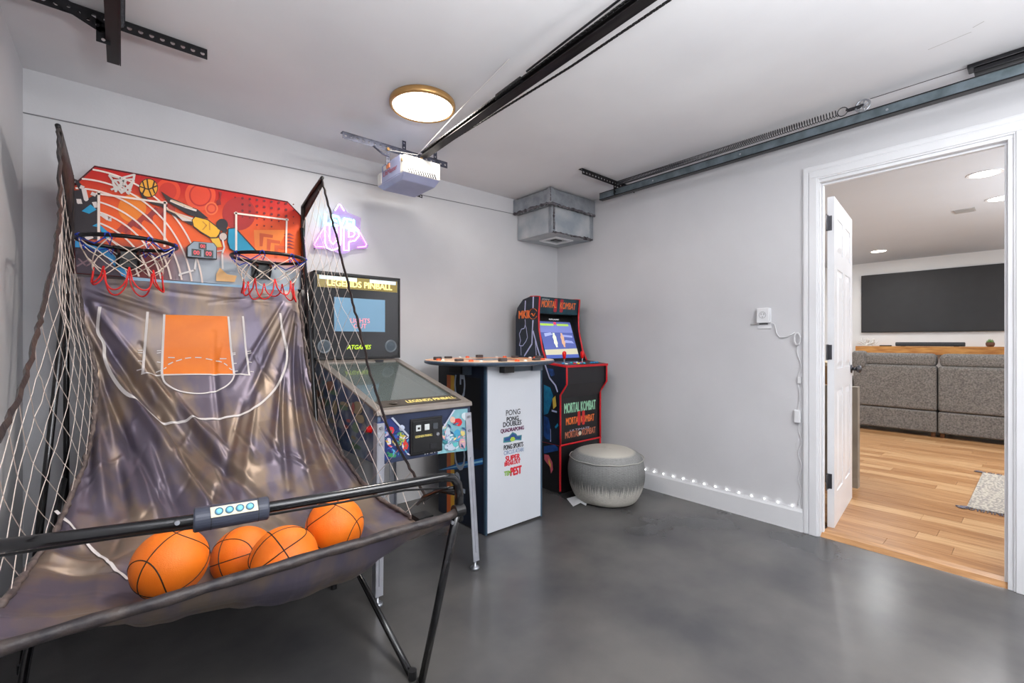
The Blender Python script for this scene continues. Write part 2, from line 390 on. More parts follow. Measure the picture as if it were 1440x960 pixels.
# rug
rg = thing('rug', 'woven beige and grey rug with navy fringe on the oak floor', 'rug', (4.95, -.2, .021))
RUG = mat('rug_weave', (176, 168, 154), .95, rgb2=(140, 134, 128), scale=26, detail=1, bump=.4, bscale=60, stretch=(1.4, 2.6, 1), lo=.46, hi=.54)
MB().box(4.36, 5.60, -1.4, .34, .0208, .029).build('woven_field', RUG, rg, bevel=.002)
NAVY = mat('navy_yarn', (74, 78, 106), .9, rgb2=(120, 112, 104), scale=60)
mb = MB()
for xa, sg in ((4.36, -1), (5.60, 1)):
    for k in range(110):
        y = .335-k*1.73/110
        mb.tube([(xa, y, .0255), (xa+sg*.025, y+random.uniform(-.006, .006), .026), (xa+sg*.05, y+random.uniform(-.012, .012), .0245)], [.004, .0036, .003], 4)
for cx, sg in ((4.36, -1), (5.60, 1)):
    for k in range(12):
        a = random.uniform(.3, 1.3); mb.tube([(cx, .335, .027), (cx+sg*.06*math.cos(a), .335+.06*math.sin(a), .026)], [.006, .004], 5)
mb.build('fringe', NAVY, rg)
tag(rg.children[-1] if rg.children else rg, kind=None)
# console behind the door
TAUPE = mat('taupe_laminate', (140, 132, 118), .5, rgb2=(124, 116, 104), scale=4)
cn = thing('console_desk', 'taupe and wood console desk half hidden behind the open door', 'desk', (4.6, 1.3, .02))
MB().box(4.285, 4.345, .926, 1.62, .0208, .80).build('end_panel', TAUPE, cn, bevel=.003)
MB().box(4.70, 4.745, 1.12, 1.62, .0208, .76).build('end_panel', TAUPE, cn, bevel=.003)
MB().box(4.346, 4.745, 1.10, 1.62, .761, .80).build('desk_top', mat('honey_wood', (206, 160, 98), .4, rgb2=(186, 138, 78)), cn, bevel=.003)
MB().box(4.346, 4.699, 1.12, 1.6, .12, .7605).build('drawer_block', mat('navy_paint', (44, 52, 68), .5), cn, bevel=.003)
bx = thing('storage_box', 'brown lidded box standing on the desk behind the door', 'box', (4.6, 1.25, .80))
MB().box(4.38, 4.7, 1.14, 1.4, .8005, .95).build('box_body', mat('brown_card', (150, 118, 80), .7), bx, bevel=.003)
MB().box(4.37, 4.71, 1.13, 1.41, .95, .98).build('lid', mat('beige_lid', (196, 176, 142), .7), bx, bevel=.003)
# recessed lights and vent
LED = mat('lamp_diffuser', (255, 250, 240), .5, emit=9)
places = {(4.8, .28): 'recessed ceiling light nearest the doorway, higher of the right pair', (5.73, .236): 'recessed ceiling light just beyond the nearest one', (7.82, 1.46): 'small recessed ceiling light far off near the television wall'}
for (x, y), lb in places.items():
    rl = thing('recessed_light', lb, 'ceiling light', (x, y, ZC), group='recessed lights in the living room ceiling')
    MB().lathe([(.075, -.004), (.098, -.004), (.098, 0), (.09, .0)], (x, y, ZC), 32).build('trim_ring', TRIM, rl)
    MB().lathe([(0.0001, -.003), (.08, -.003), (.08, 0)], (x, y, ZC-.002), 32).build('diffuser', LED, rl)
vt = thing('ceiling_vent', 'small square grey vent in the living room ceiling', 'vent', (6.0, .483, ZC))
mb = MB().box(5.93, 6.07, .41, .555, ZC-.008, ZC)
mb.build('frame', mat('vent_grey', (176, 174, 172), .6), vt)
for k in range(5): MB().box(5.945+k*.026, 5.955+k*.026, .42, .545, ZC-.013, ZC-.008).build('slat', mat('vent_grey', (176, 174, 172), .6), vt)

# ================================================================== CEILING DISC LIGHT
dl = thing('disc_ceiling_light', 'round glowing ceiling light with a bronze rim above the opener', 'ceiling light', (1.17, 2.07, ZC))
BRZ = mat('satin_bronze', (186, 146, 92), .35, metal=.6, rgb2=(170, 130, 80))
MB().lathe([(.150, 0), (.163, -.004), (.166, -.014), (.166, -.03), (.160, -.036), (.153, -.036), (.151, -.028)], (1.17, 2.07, ZC), 64).build('rim', BRZ, dl, smooth=True)
MB().lathe([(.0001, -.038), (.10, -.037), (.150, -.032), (.152, -.02)], (1.17, 2.07, ZC), 64).build('diffuser', mat('warm_diffuser', (255, 247, 230), .5, emit=5), dl, smooth=True)
for (x, y, sx, sy) in ((1.5, -.35, .75, .25), (1.5, -1.9, .9, .3)):  # housings to go with the unseen fill lamps added behind the camera
    s2 = thing('added_fill_light', 'added flat white fill light on the ceiling just behind the camera' if y > -1 else 'added narrow white fill light on the ceiling near the front wall', 'ceiling light', (x, y, ZC), group='added fill lights behind the camera')
    if y > -1: MB().box(x-sx-.02, x+sx+.02, y-sy-.02, y+sy+.02, ZC-.03, ZC-.0005).build('housing', TRIM, s2)
    else: MB().box(x-sx-.02, x+sx+.02, y+.25, y+.3, ZC-.03, ZC-.0005).build('housing', TRIM, s2)

# ================================================================== GARAGE DOOR HARDWARE
IRON = mat('black_iron', (24, 24, 27), .35, metal=.5, rgb2=(34, 33, 36), scale=30)
TRACKP = mat('purple_brown_track', (92, 78, 96), .4, metal=.5, rgb2=(66, 56, 70), scale=14)
TRACK = mat('galvanised_track', (112, 124, 132), .4, metal=.55, rgb2=(84, 96, 100), scale=14, detail=6)
TRACKB = mat('dark_track_lip', (24, 24, 28), .4, metal=.5)
def track_thing(xc, y_end, label, wall_x, sgn, zb, yir, pulley=True):
    """horizontal door track running along y at x=xc, extension spring above it, hung from perforated irons"""
    t = thing('door_track', label, 'track', (xc, y_end, 2.28))
    mb = MB()
    mb.box(xc-.019, xc+.019, -2.6, y_end, zb+0.0000, zb+0.0025)            # C channel web facing down / lips
    w = MB().box(xc-sgn*.019-.0015, xc-sgn*.019+.0015, -2.6, y_end, zb+0.0050, zb+0.0490)
    w.build('track_web', TRACK if sgn > 0 else TRACKP, t)
    mb.box(xc-.019, xc+.019, -2.6, y_end, zb+0.0515, zb+0.0540); mb.box(xc-sgn*.022-.002, xc-sgn*.022+.002, -2.6, y_end, zb-0.0005, zb+0.0055); mb.box(xc-sgn*.022-.001, xc-sgn*.022+.001, -2.6, y_end, zb+0.0495, zb+0.0540)
    mb.build('track_lip', TRACKB, t)
    # perforated irons
    yi = yir
    x0, x1 = (XL+.01, xc+.30) if sgn < 0 else (xc-.40, XR-.015)
    n = int((x1-x0)/.032)
    a = MB().perf((x0, yi, ZC-.003), (1, 0, 0), (0, .036, 0), x1-x0, n, hr=.24); a.perf((x0, yi, ZC-.004), (1, 0, 0), (0, 0, -.04), x1-x0, n, hr=.24)
    a.build('ceiling_angle_iron', IRON, t)
    MB().perf((xc-.046, yi-.004, ZC-.012), (0, 0, -1), (.040, 0, 0), .104, 4, hr=.24).build('drop_strap', IRON, t)
    if sgn > 0:
        d = Vector((.1, 0, -.075)); L = d.length
        MB().perf((xc+.02, yi-.004, ZC-.035), (Vector((xc+.17, 0, ZC-.02))-Vector((xc+.02, 0, ZC-.095))).normalized(), (0, 0, .0001+.022), .14, 6).build('diagonal_brace', IRON, t)
    else:
        p = Vector((XL+.12, yi-.004, ZC-.012)); q = Vector((xc-.01, yi-.004, 2.29)); d = (q-p)
        MB().perf(p, d.normalized(), Vector((0, 0, 1)).cross(d.normalized()).cross(d.normalized())*-.042, d.length, 7, hr=.22).build('diagonal_brace', IRON, t)
    # spring
    ys0, ys1 = yir-.03, .70
    pts = []; turns = 150; yc = ys0; zc, xs = ZC-.036, xc-.030*sgn
    tot = sum(1+.9*(i/turns)**2 for i in range(turns))
    for i in range(turns):
        pitch = (ys0-ys1)/tot*(1+.9*(i/turns)**2)
        for k in range(9):
            a = 2*PI*k/9; pts.append((xs+.0165*math.cos(a), yc-pitch*k/9, zc+.0165*math.sin(a)))
        yc -= pitch
    if pulley:
        MB().tube(pts, .0021, 4).build('extension_spring', DSTEEL, t, smooth=True)
        lp = [(xs, ys1-.02-.0-.022*math.cos(2*PI*k/16)+.0, zc+.022*math.sin(2*PI*k/16)) for k in range(16)]
        MB().tube(lp, .0025, 6, closed=True).build('spring_hook', DSTEEL, t, smooth=True)
        pc = (xs+.004, ys1-.105, zc+.0)
        mb = MB().tube([(pc[0], pc[1]+.029*math.cos(2*PI*k/28), pc[2]+.029*math.sin(2*PI*k/28)) for k in range(28)], .0045, 8, closed=True)
        mb.cyl((pc[0]-.008, pc[1], pc[2]), (pc[0]+.008, pc[1], pc[2]), .008, 14)
        for k in range(7): a = 2*PI*k/7; mb.cyl((pc[0], pc[1], pc[2]), (pc[0], pc[1]+.027*math.cos(a), pc[2]+.027*math.sin(a)), .0028, 6)
        mb.build('pulley', STEEL, t, smooth=True)
        for dx in (-.010, .0095): MB().box(pc[0]+dx, pc[0]+dx+.0015, pc[1]-.006, pc[1]+.070, pc[2]-.005, pc[2]+.005).build('pulley_fork', DSTEEL, t)
        MB().tube([(pc[0], pc[1]-.03, pc[2]+.022), (pc[0]+.005, -1.0, pc[2]+.012), (pc[0], -2.5, pc[2])], .0016, 5).build('lift_cable', DSTEEL, t)
        mb = MB().hexa([(xc-.03, -.25, 2.331), (xc+.03, -.25, 2.331), (xc+.03, .20, 2.331), (xc-.03, .20, 2.331), (xc-.03, -.25, 2.352), (xc+.03, -.25, 2.352), (xc+.03, .20, 2.352), (xc-.03, .20, 2.352)])
        mb.hexa([(xc-.034, -.25, 2.354), (xc+.03, -.25, 2.354), (xc+.03, .22, 2.354), (xc-.034, .22, 2.354), (xc-.034, -.25, 2.374), (xc+.03, -.25, 2.374), (xc+.03, .22, 2.374), (xc-.034, .22, 2.374)])
        mb.build('cable_bracket', IRON, t, bevel=.003)
        for yy in (1.8, 1.2, .5): MB().cyl((xc-.022, yy, zb+0.0270), (xc-.016, yy, zb+0.0270), .006, 8).build('bolt', STEEL, t)
    else:
        MB().tube([(p[0]-.012, p[1], p[2]) for p in pts[:900]], .0021, 4).build('extension_spring', DSTEEL, t, smooth=True)
    return t
track_thing(2.875, 2.275, 'long steel door track with coil spring along the right wall ceiling', XR, 1, 2.262, 2.125)
track_thing(-.028, 2.455, 'purple-grey steel door track end at the upper left ceiling', XL, -1, 2.276, 2.29, pulley=False)

# centre rail with its chain
rl = thing('opener_rail', 'dark trolley rail running from the opener along the ceiling towards the viewer', 'rail', (1.3, 2.2, 2.2))
RAILM = mat('dark_rail_steel', (52, 48, 48), .3, metal=.8, rgb2=(38, 36, 38), scale=12, stretch=(4, .4, 4))
a0, a1 = Vector((1.312, 2.32, 2.205)), Vector((1.312, -2.6, 2.50*.0+2.345))
def rail_pt(y, dx=0, dz=0):
    t = (2.32-y)/1.40; return Vector((1.312+dx, y, 2.205+.0745*min(t, 1.38)+dz*1.0))
for (nm, dx0, dx1, dz0, dz1) in (('rail_flange', -.024, .024, 0, .003), ('rail_web', -.004, .004, .003, .026), ('rail_flange', -.016, .016, .026, .029)):
    mb = MB()
    for (ya, yb) in ((2.32, 0.0), (0.0, -2.6)):
        mb.hexa([rail_pt(yb, dx0, dz0), rail_pt(yb, dx1, dz0), rail_pt(ya, dx1, dz0), rail_pt(ya, dx0, dz0), rail_pt(yb, dx0, dz1), rail_pt(yb, dx1, dz1), rail_pt(ya, dx1, dz1), rail_pt(ya, dx0, dz1)])
    mb.build(nm, RAILM, rl)
ch = MB()
for side0, sag in ((-.030, .0), (.066, -.012)):
    y = 2.25; k = 0
    while y > -.3:
        side = side0 if side0 < 0 else .018+(.066-.018)*min(1, (2.25-y)/1.0)
        a = rail_pt(y, side, .010+sag*math.sin(PI*(2.25-y)/4.8)*1.5); b = rail_pt(y-.0105, side, .010+sag*math.sin(PI*(2.2395-y+.0)/4.8)*0+sag*math.sin(PI*(2.25-y)/4.8)*1.5)
        w = .0042 if k % 2 else .0026; h = .0026 if k % 2 else .0042
        ch.hexa([a+Vector((-w, 0, -h)), a+Vector((w, 0, -h)), b+Vector((w, 0, -h)), b+Vector((-w, 0, -h)), a+Vector((-w, 0, h)), a+Vector((w, 0, h)), b+Vector((w, 0, h)), b+Vector((-w, 0, h))])
        y -= .0118; k += 1
ch.build('drive_chain', mat('chain_black', (22, 21, 22), .45, metal=.5), rl, kind='stuff')
MB().hexa([rail_pt(1.45, -.03, .004), rail_pt(1.45, .03, .004), rail_pt(1.62, .03, .004), rail_pt(1.62, -.03, .004), rail_pt(1.45, -.026, .03), rail_pt(1.45, .026, .03), rail_pt(1.62, .026, .03), rail_pt(1.62, -.026, .03)]).build('trolley', IRON, rl, bevel=.003)
MB().tube([rail_pt(1.40, -.034, .02), rail_pt(.9, -.036, .026), rail_pt(.2, -.034, .022), rail_pt(-.5, -.034, .02)], .0045, 6).build('release_cable', IRON, rl)

# opener
op = thing('garage_door_opener', 'white boxy motor unit hanging under the ceiling bracket by the back wall', 'door opener', (1.28, 2.47, 2.09))
OPW = mat('opener_white', (212, 208, 200), .4, rgb2=(220, 218, 218))
OPB = mat('opener_blue_grey', (158, 164, 196), .4, rgb2=(146, 152, 186))
ox0, ox1, oy0, oy1, oz0, oz1 = 1.188, 1.425, 2.31, 2.66, 2.065, 2.195
MB().hexa([(ox0+.01, oy0+.05, oz0), (ox1-.01, oy0+.05, oz0), (ox1-.01, oy1-.06, oz0), (ox0+.01, oy1-.06, oz0), (ox0, oy0, oz0+.035), (ox1, oy0, oz0+.035), (ox1, oy1, oz0+.035), (ox0, oy1, oz0+.035)]).build('belly_pan', OPB, op, bevel=.006)
MB().box(ox0, ox1, oy0+.001, oy0+.05, oz0+.03, oz1).build('front_lens_cover', OPW, op, bevel=.008, seg=3)
MB().box(ox0+.002, ox1-.002, oy0+.051, oy1-.06, oz0+.0355, oz1+.012).build('metal_chassis', OPB, op, bevel=.003)
MB().box(ox0, ox1, oy1-.06, oy1, oz0+.0355, oz1-.02).build('rear_lens_cover', OPW, op, bevel=.008, seg=3)
for k in range(12):
    x = ox0+.03+k*.0155
    MB().hexa([(x, oy0-.0015, oz0+.034), (x+.006, oy0-.0015, oz0+.034), (x+.006, oy0+.002, oz0+.034), (x, oy0+.002, oz0+.034), (x-.010, oy0-.0015, oz0+.058), (x-.004, oy0-.0015, oz0+.058), (x-.004, oy0+.002, oz0+.058), (x-.010, oy0+.002, oz0+.058)]).build('vent_slot', DSTEEL, op)
text('LiftMaster', mat('dark_red_ink', (170, 40, 50), .5), op, (ox0+.0015, oy1-.085, oz0+.07), (0, -1, 0), (0, 0, 1), .18, .028, bold=.01)
MB().box(ox0-.001, ox0+.002, oy1-.17, oy1-.13, oz0+.105, oz0+.13).build('warning_sticker', mat('sticker_orange', (235, 140, 90), .5), op)
MB().box(ox0-.001, ox0+.002, oy1-.125, oy1-.09, oz0+.105, oz0+.13).build('white_sticker', OPW, op)
MB().cyl((ox0-.004, oy0+.02, oz1-.03), (ox0+.002, oy0+.02, oz1-.03), .008, 12).build('lens_screw', mat('tan_screw', (150, 120, 80), .4), op)
hb = thing('opener_hanger', 'perforated angle iron on the ceiling holding the opener', 'bracket', (1.25, 2.5, 2.3))
hy = 2.52
GALV = mat('perforated_galv', (92, 95, 110), .4, metal=.6, rgb2=(66, 68, 80), scale=20)
hb1 = MB().perf((.925, hy, 2.312), (1, 0, 0), (0, 0, -.038), .68, 20, hr=.2); hb1.perf((.925, hy, 2.312), (1, 0, 0), (0, .036, 0), .68, 20, hr=.2)
hb1.build('angle_iron', GALV, hb)
for x in (1.18, 1.40):
    MB().perf((x, hy-.003, 2.29), (0, 0, -1), (.022, 0, 0), .10, 4, hr=.2).build('drop_strap', GALV, hb)
    MB().cyl((x+.011, hy-.010, 2.285), (x+.011, hy+.006, 2.285), .009, 8).build('bolt', BRZ, hb)
for x in (1.30, 1.52):
    MB().perf((x, hy+.031, ZC-.001), (0, 0, -1), (.025, 0, 0), .08, 3, hr=.2).build('ceiling_strap', GALV, hb)
MB().perf((1.40, hy+.12, 2.115), (Vector((1, .0, -.1))).normalized(), (0, 0, -.02), .09, 4).build('brace_end', DSTEEL, hb)
MB().tube([(1.165, 2.44, 2.21), (1.13, 2.46, 2.225), (1.12, 2.49, 2.25), (1.10, 2.51, 2.275)], .006, 8).build('loose_bracket', GALV, hb)
MB().tube([(1.18, 2.53, 2.285), (1.35, 2.45, 2.272), (1.30, 1.9, 2.33), (1.27, 1.5, 2.37)], .002, 5).build('thin_wire', OPW, hb)

# ================================================================== FOIL DUCT BOX
FOIL = mat('foil_tape', (168, 172, 178), .42, metal=.55, rgb2=(140, 146, 152), scale=14, detail=8, bump=.6, bscale=28)
GRY = mat('duct_board', (188, 190, 192), .6, metal=.15, rgb2=(150, 158, 166), scale=5, detail=8, bump=.3, bscale=20)
GRIME = mat('duct_seam_grime', (52, 46, 52), .7, rgb2=(110, 108, 112), scale=30, detail=8)
dk = thing('duct_box', 'silver foil-taped duct box stepped in two tiers in the ceiling corner', 'duct', (2.86, 2.77, 2.03))
MB().box(2.618, XR-.001, 2.562, YB-.007, 2.03, 2.245).build('lower_box', GRY, dk, bevel=.006)
MB().box(2.568, XR-.001, 2.535, YB-.007, 2.246, 2.366).build('upper_box', FOIL, dk, bevel=.008)
MB().box(2.60, XR-.001, 2.56, YB-.007, 2.366, ZC-.001).build('top_flange', FOIL, dk, bevel=.003)
for (nm, b) in (('corner_tape', (2.612, 2.65, 2.556, 2.60, 2.028, 2.246)), ('corner_tape', (2.560, 2.60, 2.528, 2.565, 2.25, 2.37)), ('corner_tape', (2.565, 2.575, 2.93, YB-.008, 2.246, 2.37)), ('corner_tape', (3.075, XR-.002, 2.556, 2.566, 2.03, 2.24))):
    MB().box(*b).build(nm, FOIL, dk, bevel=.004)
def rough_strip(a, b, w, h, seed):
    r = random.Random(seed); mb = MB(); n = 26; a, b = Vector(a), Vector(b); pts = [a.lerp(b, i/n)+Vector((r.uniform(-.001, .001), r.uniform(-.001, .001), r.uniform(-.004, .004))) for i in range(n+1)]
    mb.tube(pts, [w*r.uniform(.5, 1.3) for _ in pts], 6); return mb
rough_strip((2.566, 2.97, 2.247), (2.566, 2.535, 2.247), .012, 1, 1).build('seam_sealant', GRIME, dk)
rough_strip((2.566, 2.533, 2.244), (3.11, 2.533, 2.238), .012, 1, 2).build('seam_sealant', GRIME, dk)
rough_strip((2.62, 2.56, 2.033), (3.11, 2.56, 2.033), .007, 1, 3).build('seam_sealant', GRIME, dk)
rough_strip((3.0, 2.56, 2.036), (3.1, 2.56, 2.034), .012, 1, 4).build('seam_sealant', GRIME, dk)
rough_strip((2.63, 2.557, 2.05), (2.63, 2.557, 2.23), .010, 1, 5).build('seam_sealant', GRIME, dk)
rough_strip((2.566, 2.531, 2.26), (2.566, 2.531, 2.37), .006, 1, 6).build('seam_sealant', GRIME, dk)
mb = MB(); bb = (2.76, 2.98, 2.66, 2.86)
for (x0, x1, y0, y1) in ((bb[0], bb[1], bb[2], bb[2]+.025), (bb[0], bb[1], bb[3]-.025, bb[3]), (bb[0], bb[0]+.025, bb[2]+.025, bb[3]-.025), (bb[1]-.025, bb[1], bb[2]+.025, bb[3]-.025)): mb.box(x0, x1, y0, y1, 2.022, 2.030)
mb.build('register_frame', TRIM, dk)
MB().box(2.83, 2.91, 2.73, 2.79, 2.024, 2.0299).build('register_opening', DSTEEL, dk)

# ================================================================== OUTLET, CORDS, LED STRING
ou = thing('wall_outlet', 'white wall outlet with plug-in adaptor on the right wall', 'outlet', (XR, 1.163, 1.30))
MB().box(XR-.006, XR, 1.122, 1.203, 1.232, 1.362).build('cover_plate', TRIM, ou, bevel=.002)
MB().box(XR-.032, XR-.0065, 1.125, 1.200, 1.268, 1.364).build('plug_adaptor', TRIM, ou, bevel=.005, seg=3)
DG = mat('slot_grey', (110, 110, 112), .5)
mb = MB().box(XR-.0330, XR-.0318, 1.170, 1.173, 1.318, 1.330).box(XR-.0330, XR-.0318, 1.153, 1.156, 1.318, 1.330); mb.cyl((XR-.0330, 1.163, 1.306), (XR-.0318, 1.163, 1.306), .003, 10)
mb.build('socket_slot', DG, ou)
mb = MB(); mb.tube([(XR-.0325, 1.163+.020*math.cos(a*PI/10), 1.318+.020*math.sin(a*PI/10)) for a in range(20)], .0008, 4, closed=True); mb.build('socket_ring', DG, ou)
MB().box(XR-.012, XR-.0062, 1.14, 1.19, 1.258, 1.2675).build('shadow_gap', DG, ou)
cw = mat('white_cord', (222, 222, 224), .5)
sl = thing('led_string_light', 'white cord with small glowing beads along the top of the right baseboard', 'string light', (XR-.01, 1.5, .14))
mb = MB(); rr = random.Random(5)
mb.tube([(XR-.02, 1.128, 1.272), (XR-.012, 1.10, 1.262), (XR-.008, 1.088, 1.20), (XR-.008, 1.07, 1.175), (XR-.01, 1.03, 1.178), (XR-.012, .985, 1.205)], .003, 6)
mb.tube([(XR-.008, 1.245, 1.262), (XR-.01, 1.21, 1.262), (XR-.014, 1.19, 1.258)], .0025, 6)
for k in range(7):
    pts = []
    for j in range(14): a = j/14*2*PI; pts.append((XR-.012-.004*rr.random(), .972+.020*math.cos(a)*rr.uniform(.6, 1), 1.165+.042*math.sin(a)*rr.uniform(.7, 1)))
    mb.tube(pts, .0022, 5, closed=True)
pts = [(XR-.006, .965+.012*math.sin(i*.9)*(1 if i < 9 else .4), 1.14-i*.0265) for i in range(17)]
mb.tube(pts, .002, 5)
pts = [(XR-.006, .960+.010*math.sin(i*1.1), .66-i*.0265) for i in range(20)]; mb.tube(pts, .002, 5)
mb.build('cord', cw, sl, smooth=True)
MB().box(XR-.02, XR-.001, .955, .990, .655, .735).build('controller', TRIM, sl, bevel=.006, seg=3)
MB().box(XR-.014, XR-.001, .955, .972, .895, .935).build('inline_splice', cw, sl, bevel=.003)
MB().tube([(XR-.010, y, .1405) for y in (.955, 1.4, 1.9, 2.5, 2.9)], .0022, 5).build('bead_wire', cw, sl)
LEDB = mat('led_bead_glow', (255, 255, 255), .4, emit=7)
for k in range(22):
    y = onX(915.6+3, 666, XR-.01).y if False else 1.955-k*.0795+.0 if k < 13 else 1.955+(k-12)*.0795
    MB().lathe([(.0001, .005), (.0035, .0035), (.0045, 0), (.0035, -.003), (.0001, -.004)], (XR-.011, y, .1465), 10).build('led_bead', LEDB, sl, smooth=True)

# ================================================================== POUF
pf = thing('round_pouf', 'round grey knitted pouf with a pale zigzag band in front of the arcade cabinet', 'pouf', (2.69, 2.08, 0))
PM = mat('pouf_cloth', (132, 132, 130), .95)
m = PM; N = m.node_tree.nodes; L = m.node_tree.links; b = N['Principled BSDF']
tc = N.new('ShaderNodeTexCoord'); sp = N.new('ShaderNodeSeparateXYZ'); L.new(tc.outputs['Object'], sp.inputs[0])
at = N.new('ShaderNodeMath'); at.operation = 'ARCTAN2'; L.new(sp.outputs[1], at.inputs[0]); L.new(sp.outputs[0], at.inputs[1])
ca = N.new('ShaderNodeCombineXYZ'); L.new(at.outputs[0], ca.inputs[0])
nz = N.new('ShaderNodeTexNoise'); nz.inputs['Scale'].default_value = 34; nz.inputs['Detail'].default_value = 6; nz.inputs['Roughness'].default_value = .8; L.new(ca.outputs[0], nz.inputs['Vector'])
mm = N.new('ShaderNodeMath'); mm.operation = 'MULTIPLY_ADD'; L.new(nz.outputs[0], mm.inputs[0]); mm.inputs[1].default_value = .52; mm.inputs[2].default_value = -.14   # ~0.13 +- .
sb_ = N.new('ShaderNodeMath'); sb_.operation = 'SUBTRACT'; L.new(sp.outputs[2], sb_.inputs[0]); L.new(mm.outputs[0], sb_.inputs[1])
cr = N.new('ShaderNodeValToRGB'); L.new(sb_.outputs[0], cr.inputs[0])
E_ = cr.color_ramp; E_.elements[0].position = 0.0; E_.elements[0].color = lin((222, 218, 208)); E_.elements.new(.006).color = lin((190, 188, 181)); E_.elements[1].position = .02; E_.elements[1].color = lin((118, 119, 117))
n3 = N.new('ShaderNodeTexNoise'); n3.inputs['Scale'].default_value = 60; mp3 = N.new('ShaderNodeMapping'); mp3.inputs['Scale'].default_value = (1, 1, 5); L.new(tc.outputs['Object'], mp3.inputs[0]); L.new(mp3.outputs[0], n3.inputs['Vector'])
mx = N.new('ShaderNodeMixRGB'); mx.blend_type = 'MULTIPLY'; mx.inputs[0].default_value = .5; L.new(cr.outputs[0], mx.inputs[1]); L.new(n3.outputs[0], mx.inputs[2]); 
# pale base band and pale top
lt = N.new('ShaderNodeMapRange'); L.new(sp.outputs[2], lt.inputs[0]); lt.inputs[1].default_value = .348; lt.inputs[2].default_value = .356
l2 = N.new('ShaderNodeMapRange'); L.new(sp.outputs[2], l2.inputs[0]); l2.inputs[1].default_value = .05; l2.inputs[2].default_value = .04
l3 = N.new('ShaderNodeMath'); l3.operation = 'MAXIMUM'; L.new(lt.outputs[0], l3.inputs[0]); L.new(l2.outputs[0], l3.inputs[1])
m4 = N.new('ShaderNodeMixRGB'); L.new(l3.outputs[0], m4.inputs[0]); L.new(mx.outputs[0], m4.inputs[1]); m4.inputs[2].default_value = lin((188, 184, 175)); L.new(m4.outputs[0], b.inputs['Base Color'])
bp = N.new('ShaderNodeBump'); bp.inputs['Strength'].default_value = .5; bp.inputs['Distance'].default_value = .008; L.new(n3.outputs[0], bp.inputs['Height']); L.new(bp.outputs[0], b.inputs['Normal'])
prof = [(.001, .004), (.19, .003), (.215, .012), (.236, .04), (.262, .10), (.277, .18), (.276, .25), (.262, .31), (.235, .345), (.19, .362), (.10, .372), (.001, .375)]
mb = MB()
P_ = []
for (r, h) in prof:
    row = []
    for k in range(97):
        a = 2*PI*(k % 96)/96; q = r*(1+.012*math.sin(3*a+1)+.006*math.sin(7*a+h*20)); row.append((2.69+q*math.cos(a), 2.08+q*math.sin(a), h*(1+.01*math.sin(2*a))))
    P_.append(row)
mb.grid(P_)
po = mb.build('pouf_body', PM, None, smooth=True, sub=2, loc=(2.69, 2.08, 0))
po.parent = pf; po.location = (0, 0, 0)
MB().tube([(2.69+.266*math.cos(2*PI*k/64), 2.08+.266*math.sin(2*PI*k/64), .312+.0022*math.sin(k)) for k in range(64)], .0035, 6, closed=True).build('top_piping', mat('pale_piping', (178, 176, 170), .9), pf, smooth=True)
tq = lambda x, y, z: tuple(onZ(x, y, z))
MB().prism([tq(797, 701, .002), tq(812, 697, .03), tq(818, 706, .02), tq(806, 712, .002)], (0, 0, .002)).prism([tq(812, 698, .03), tq(826, 705, .012), tq(824, 711, .002), tq(815, 706, .014)], (0, 0, .002)).build('care_tag', TRIM, pf)

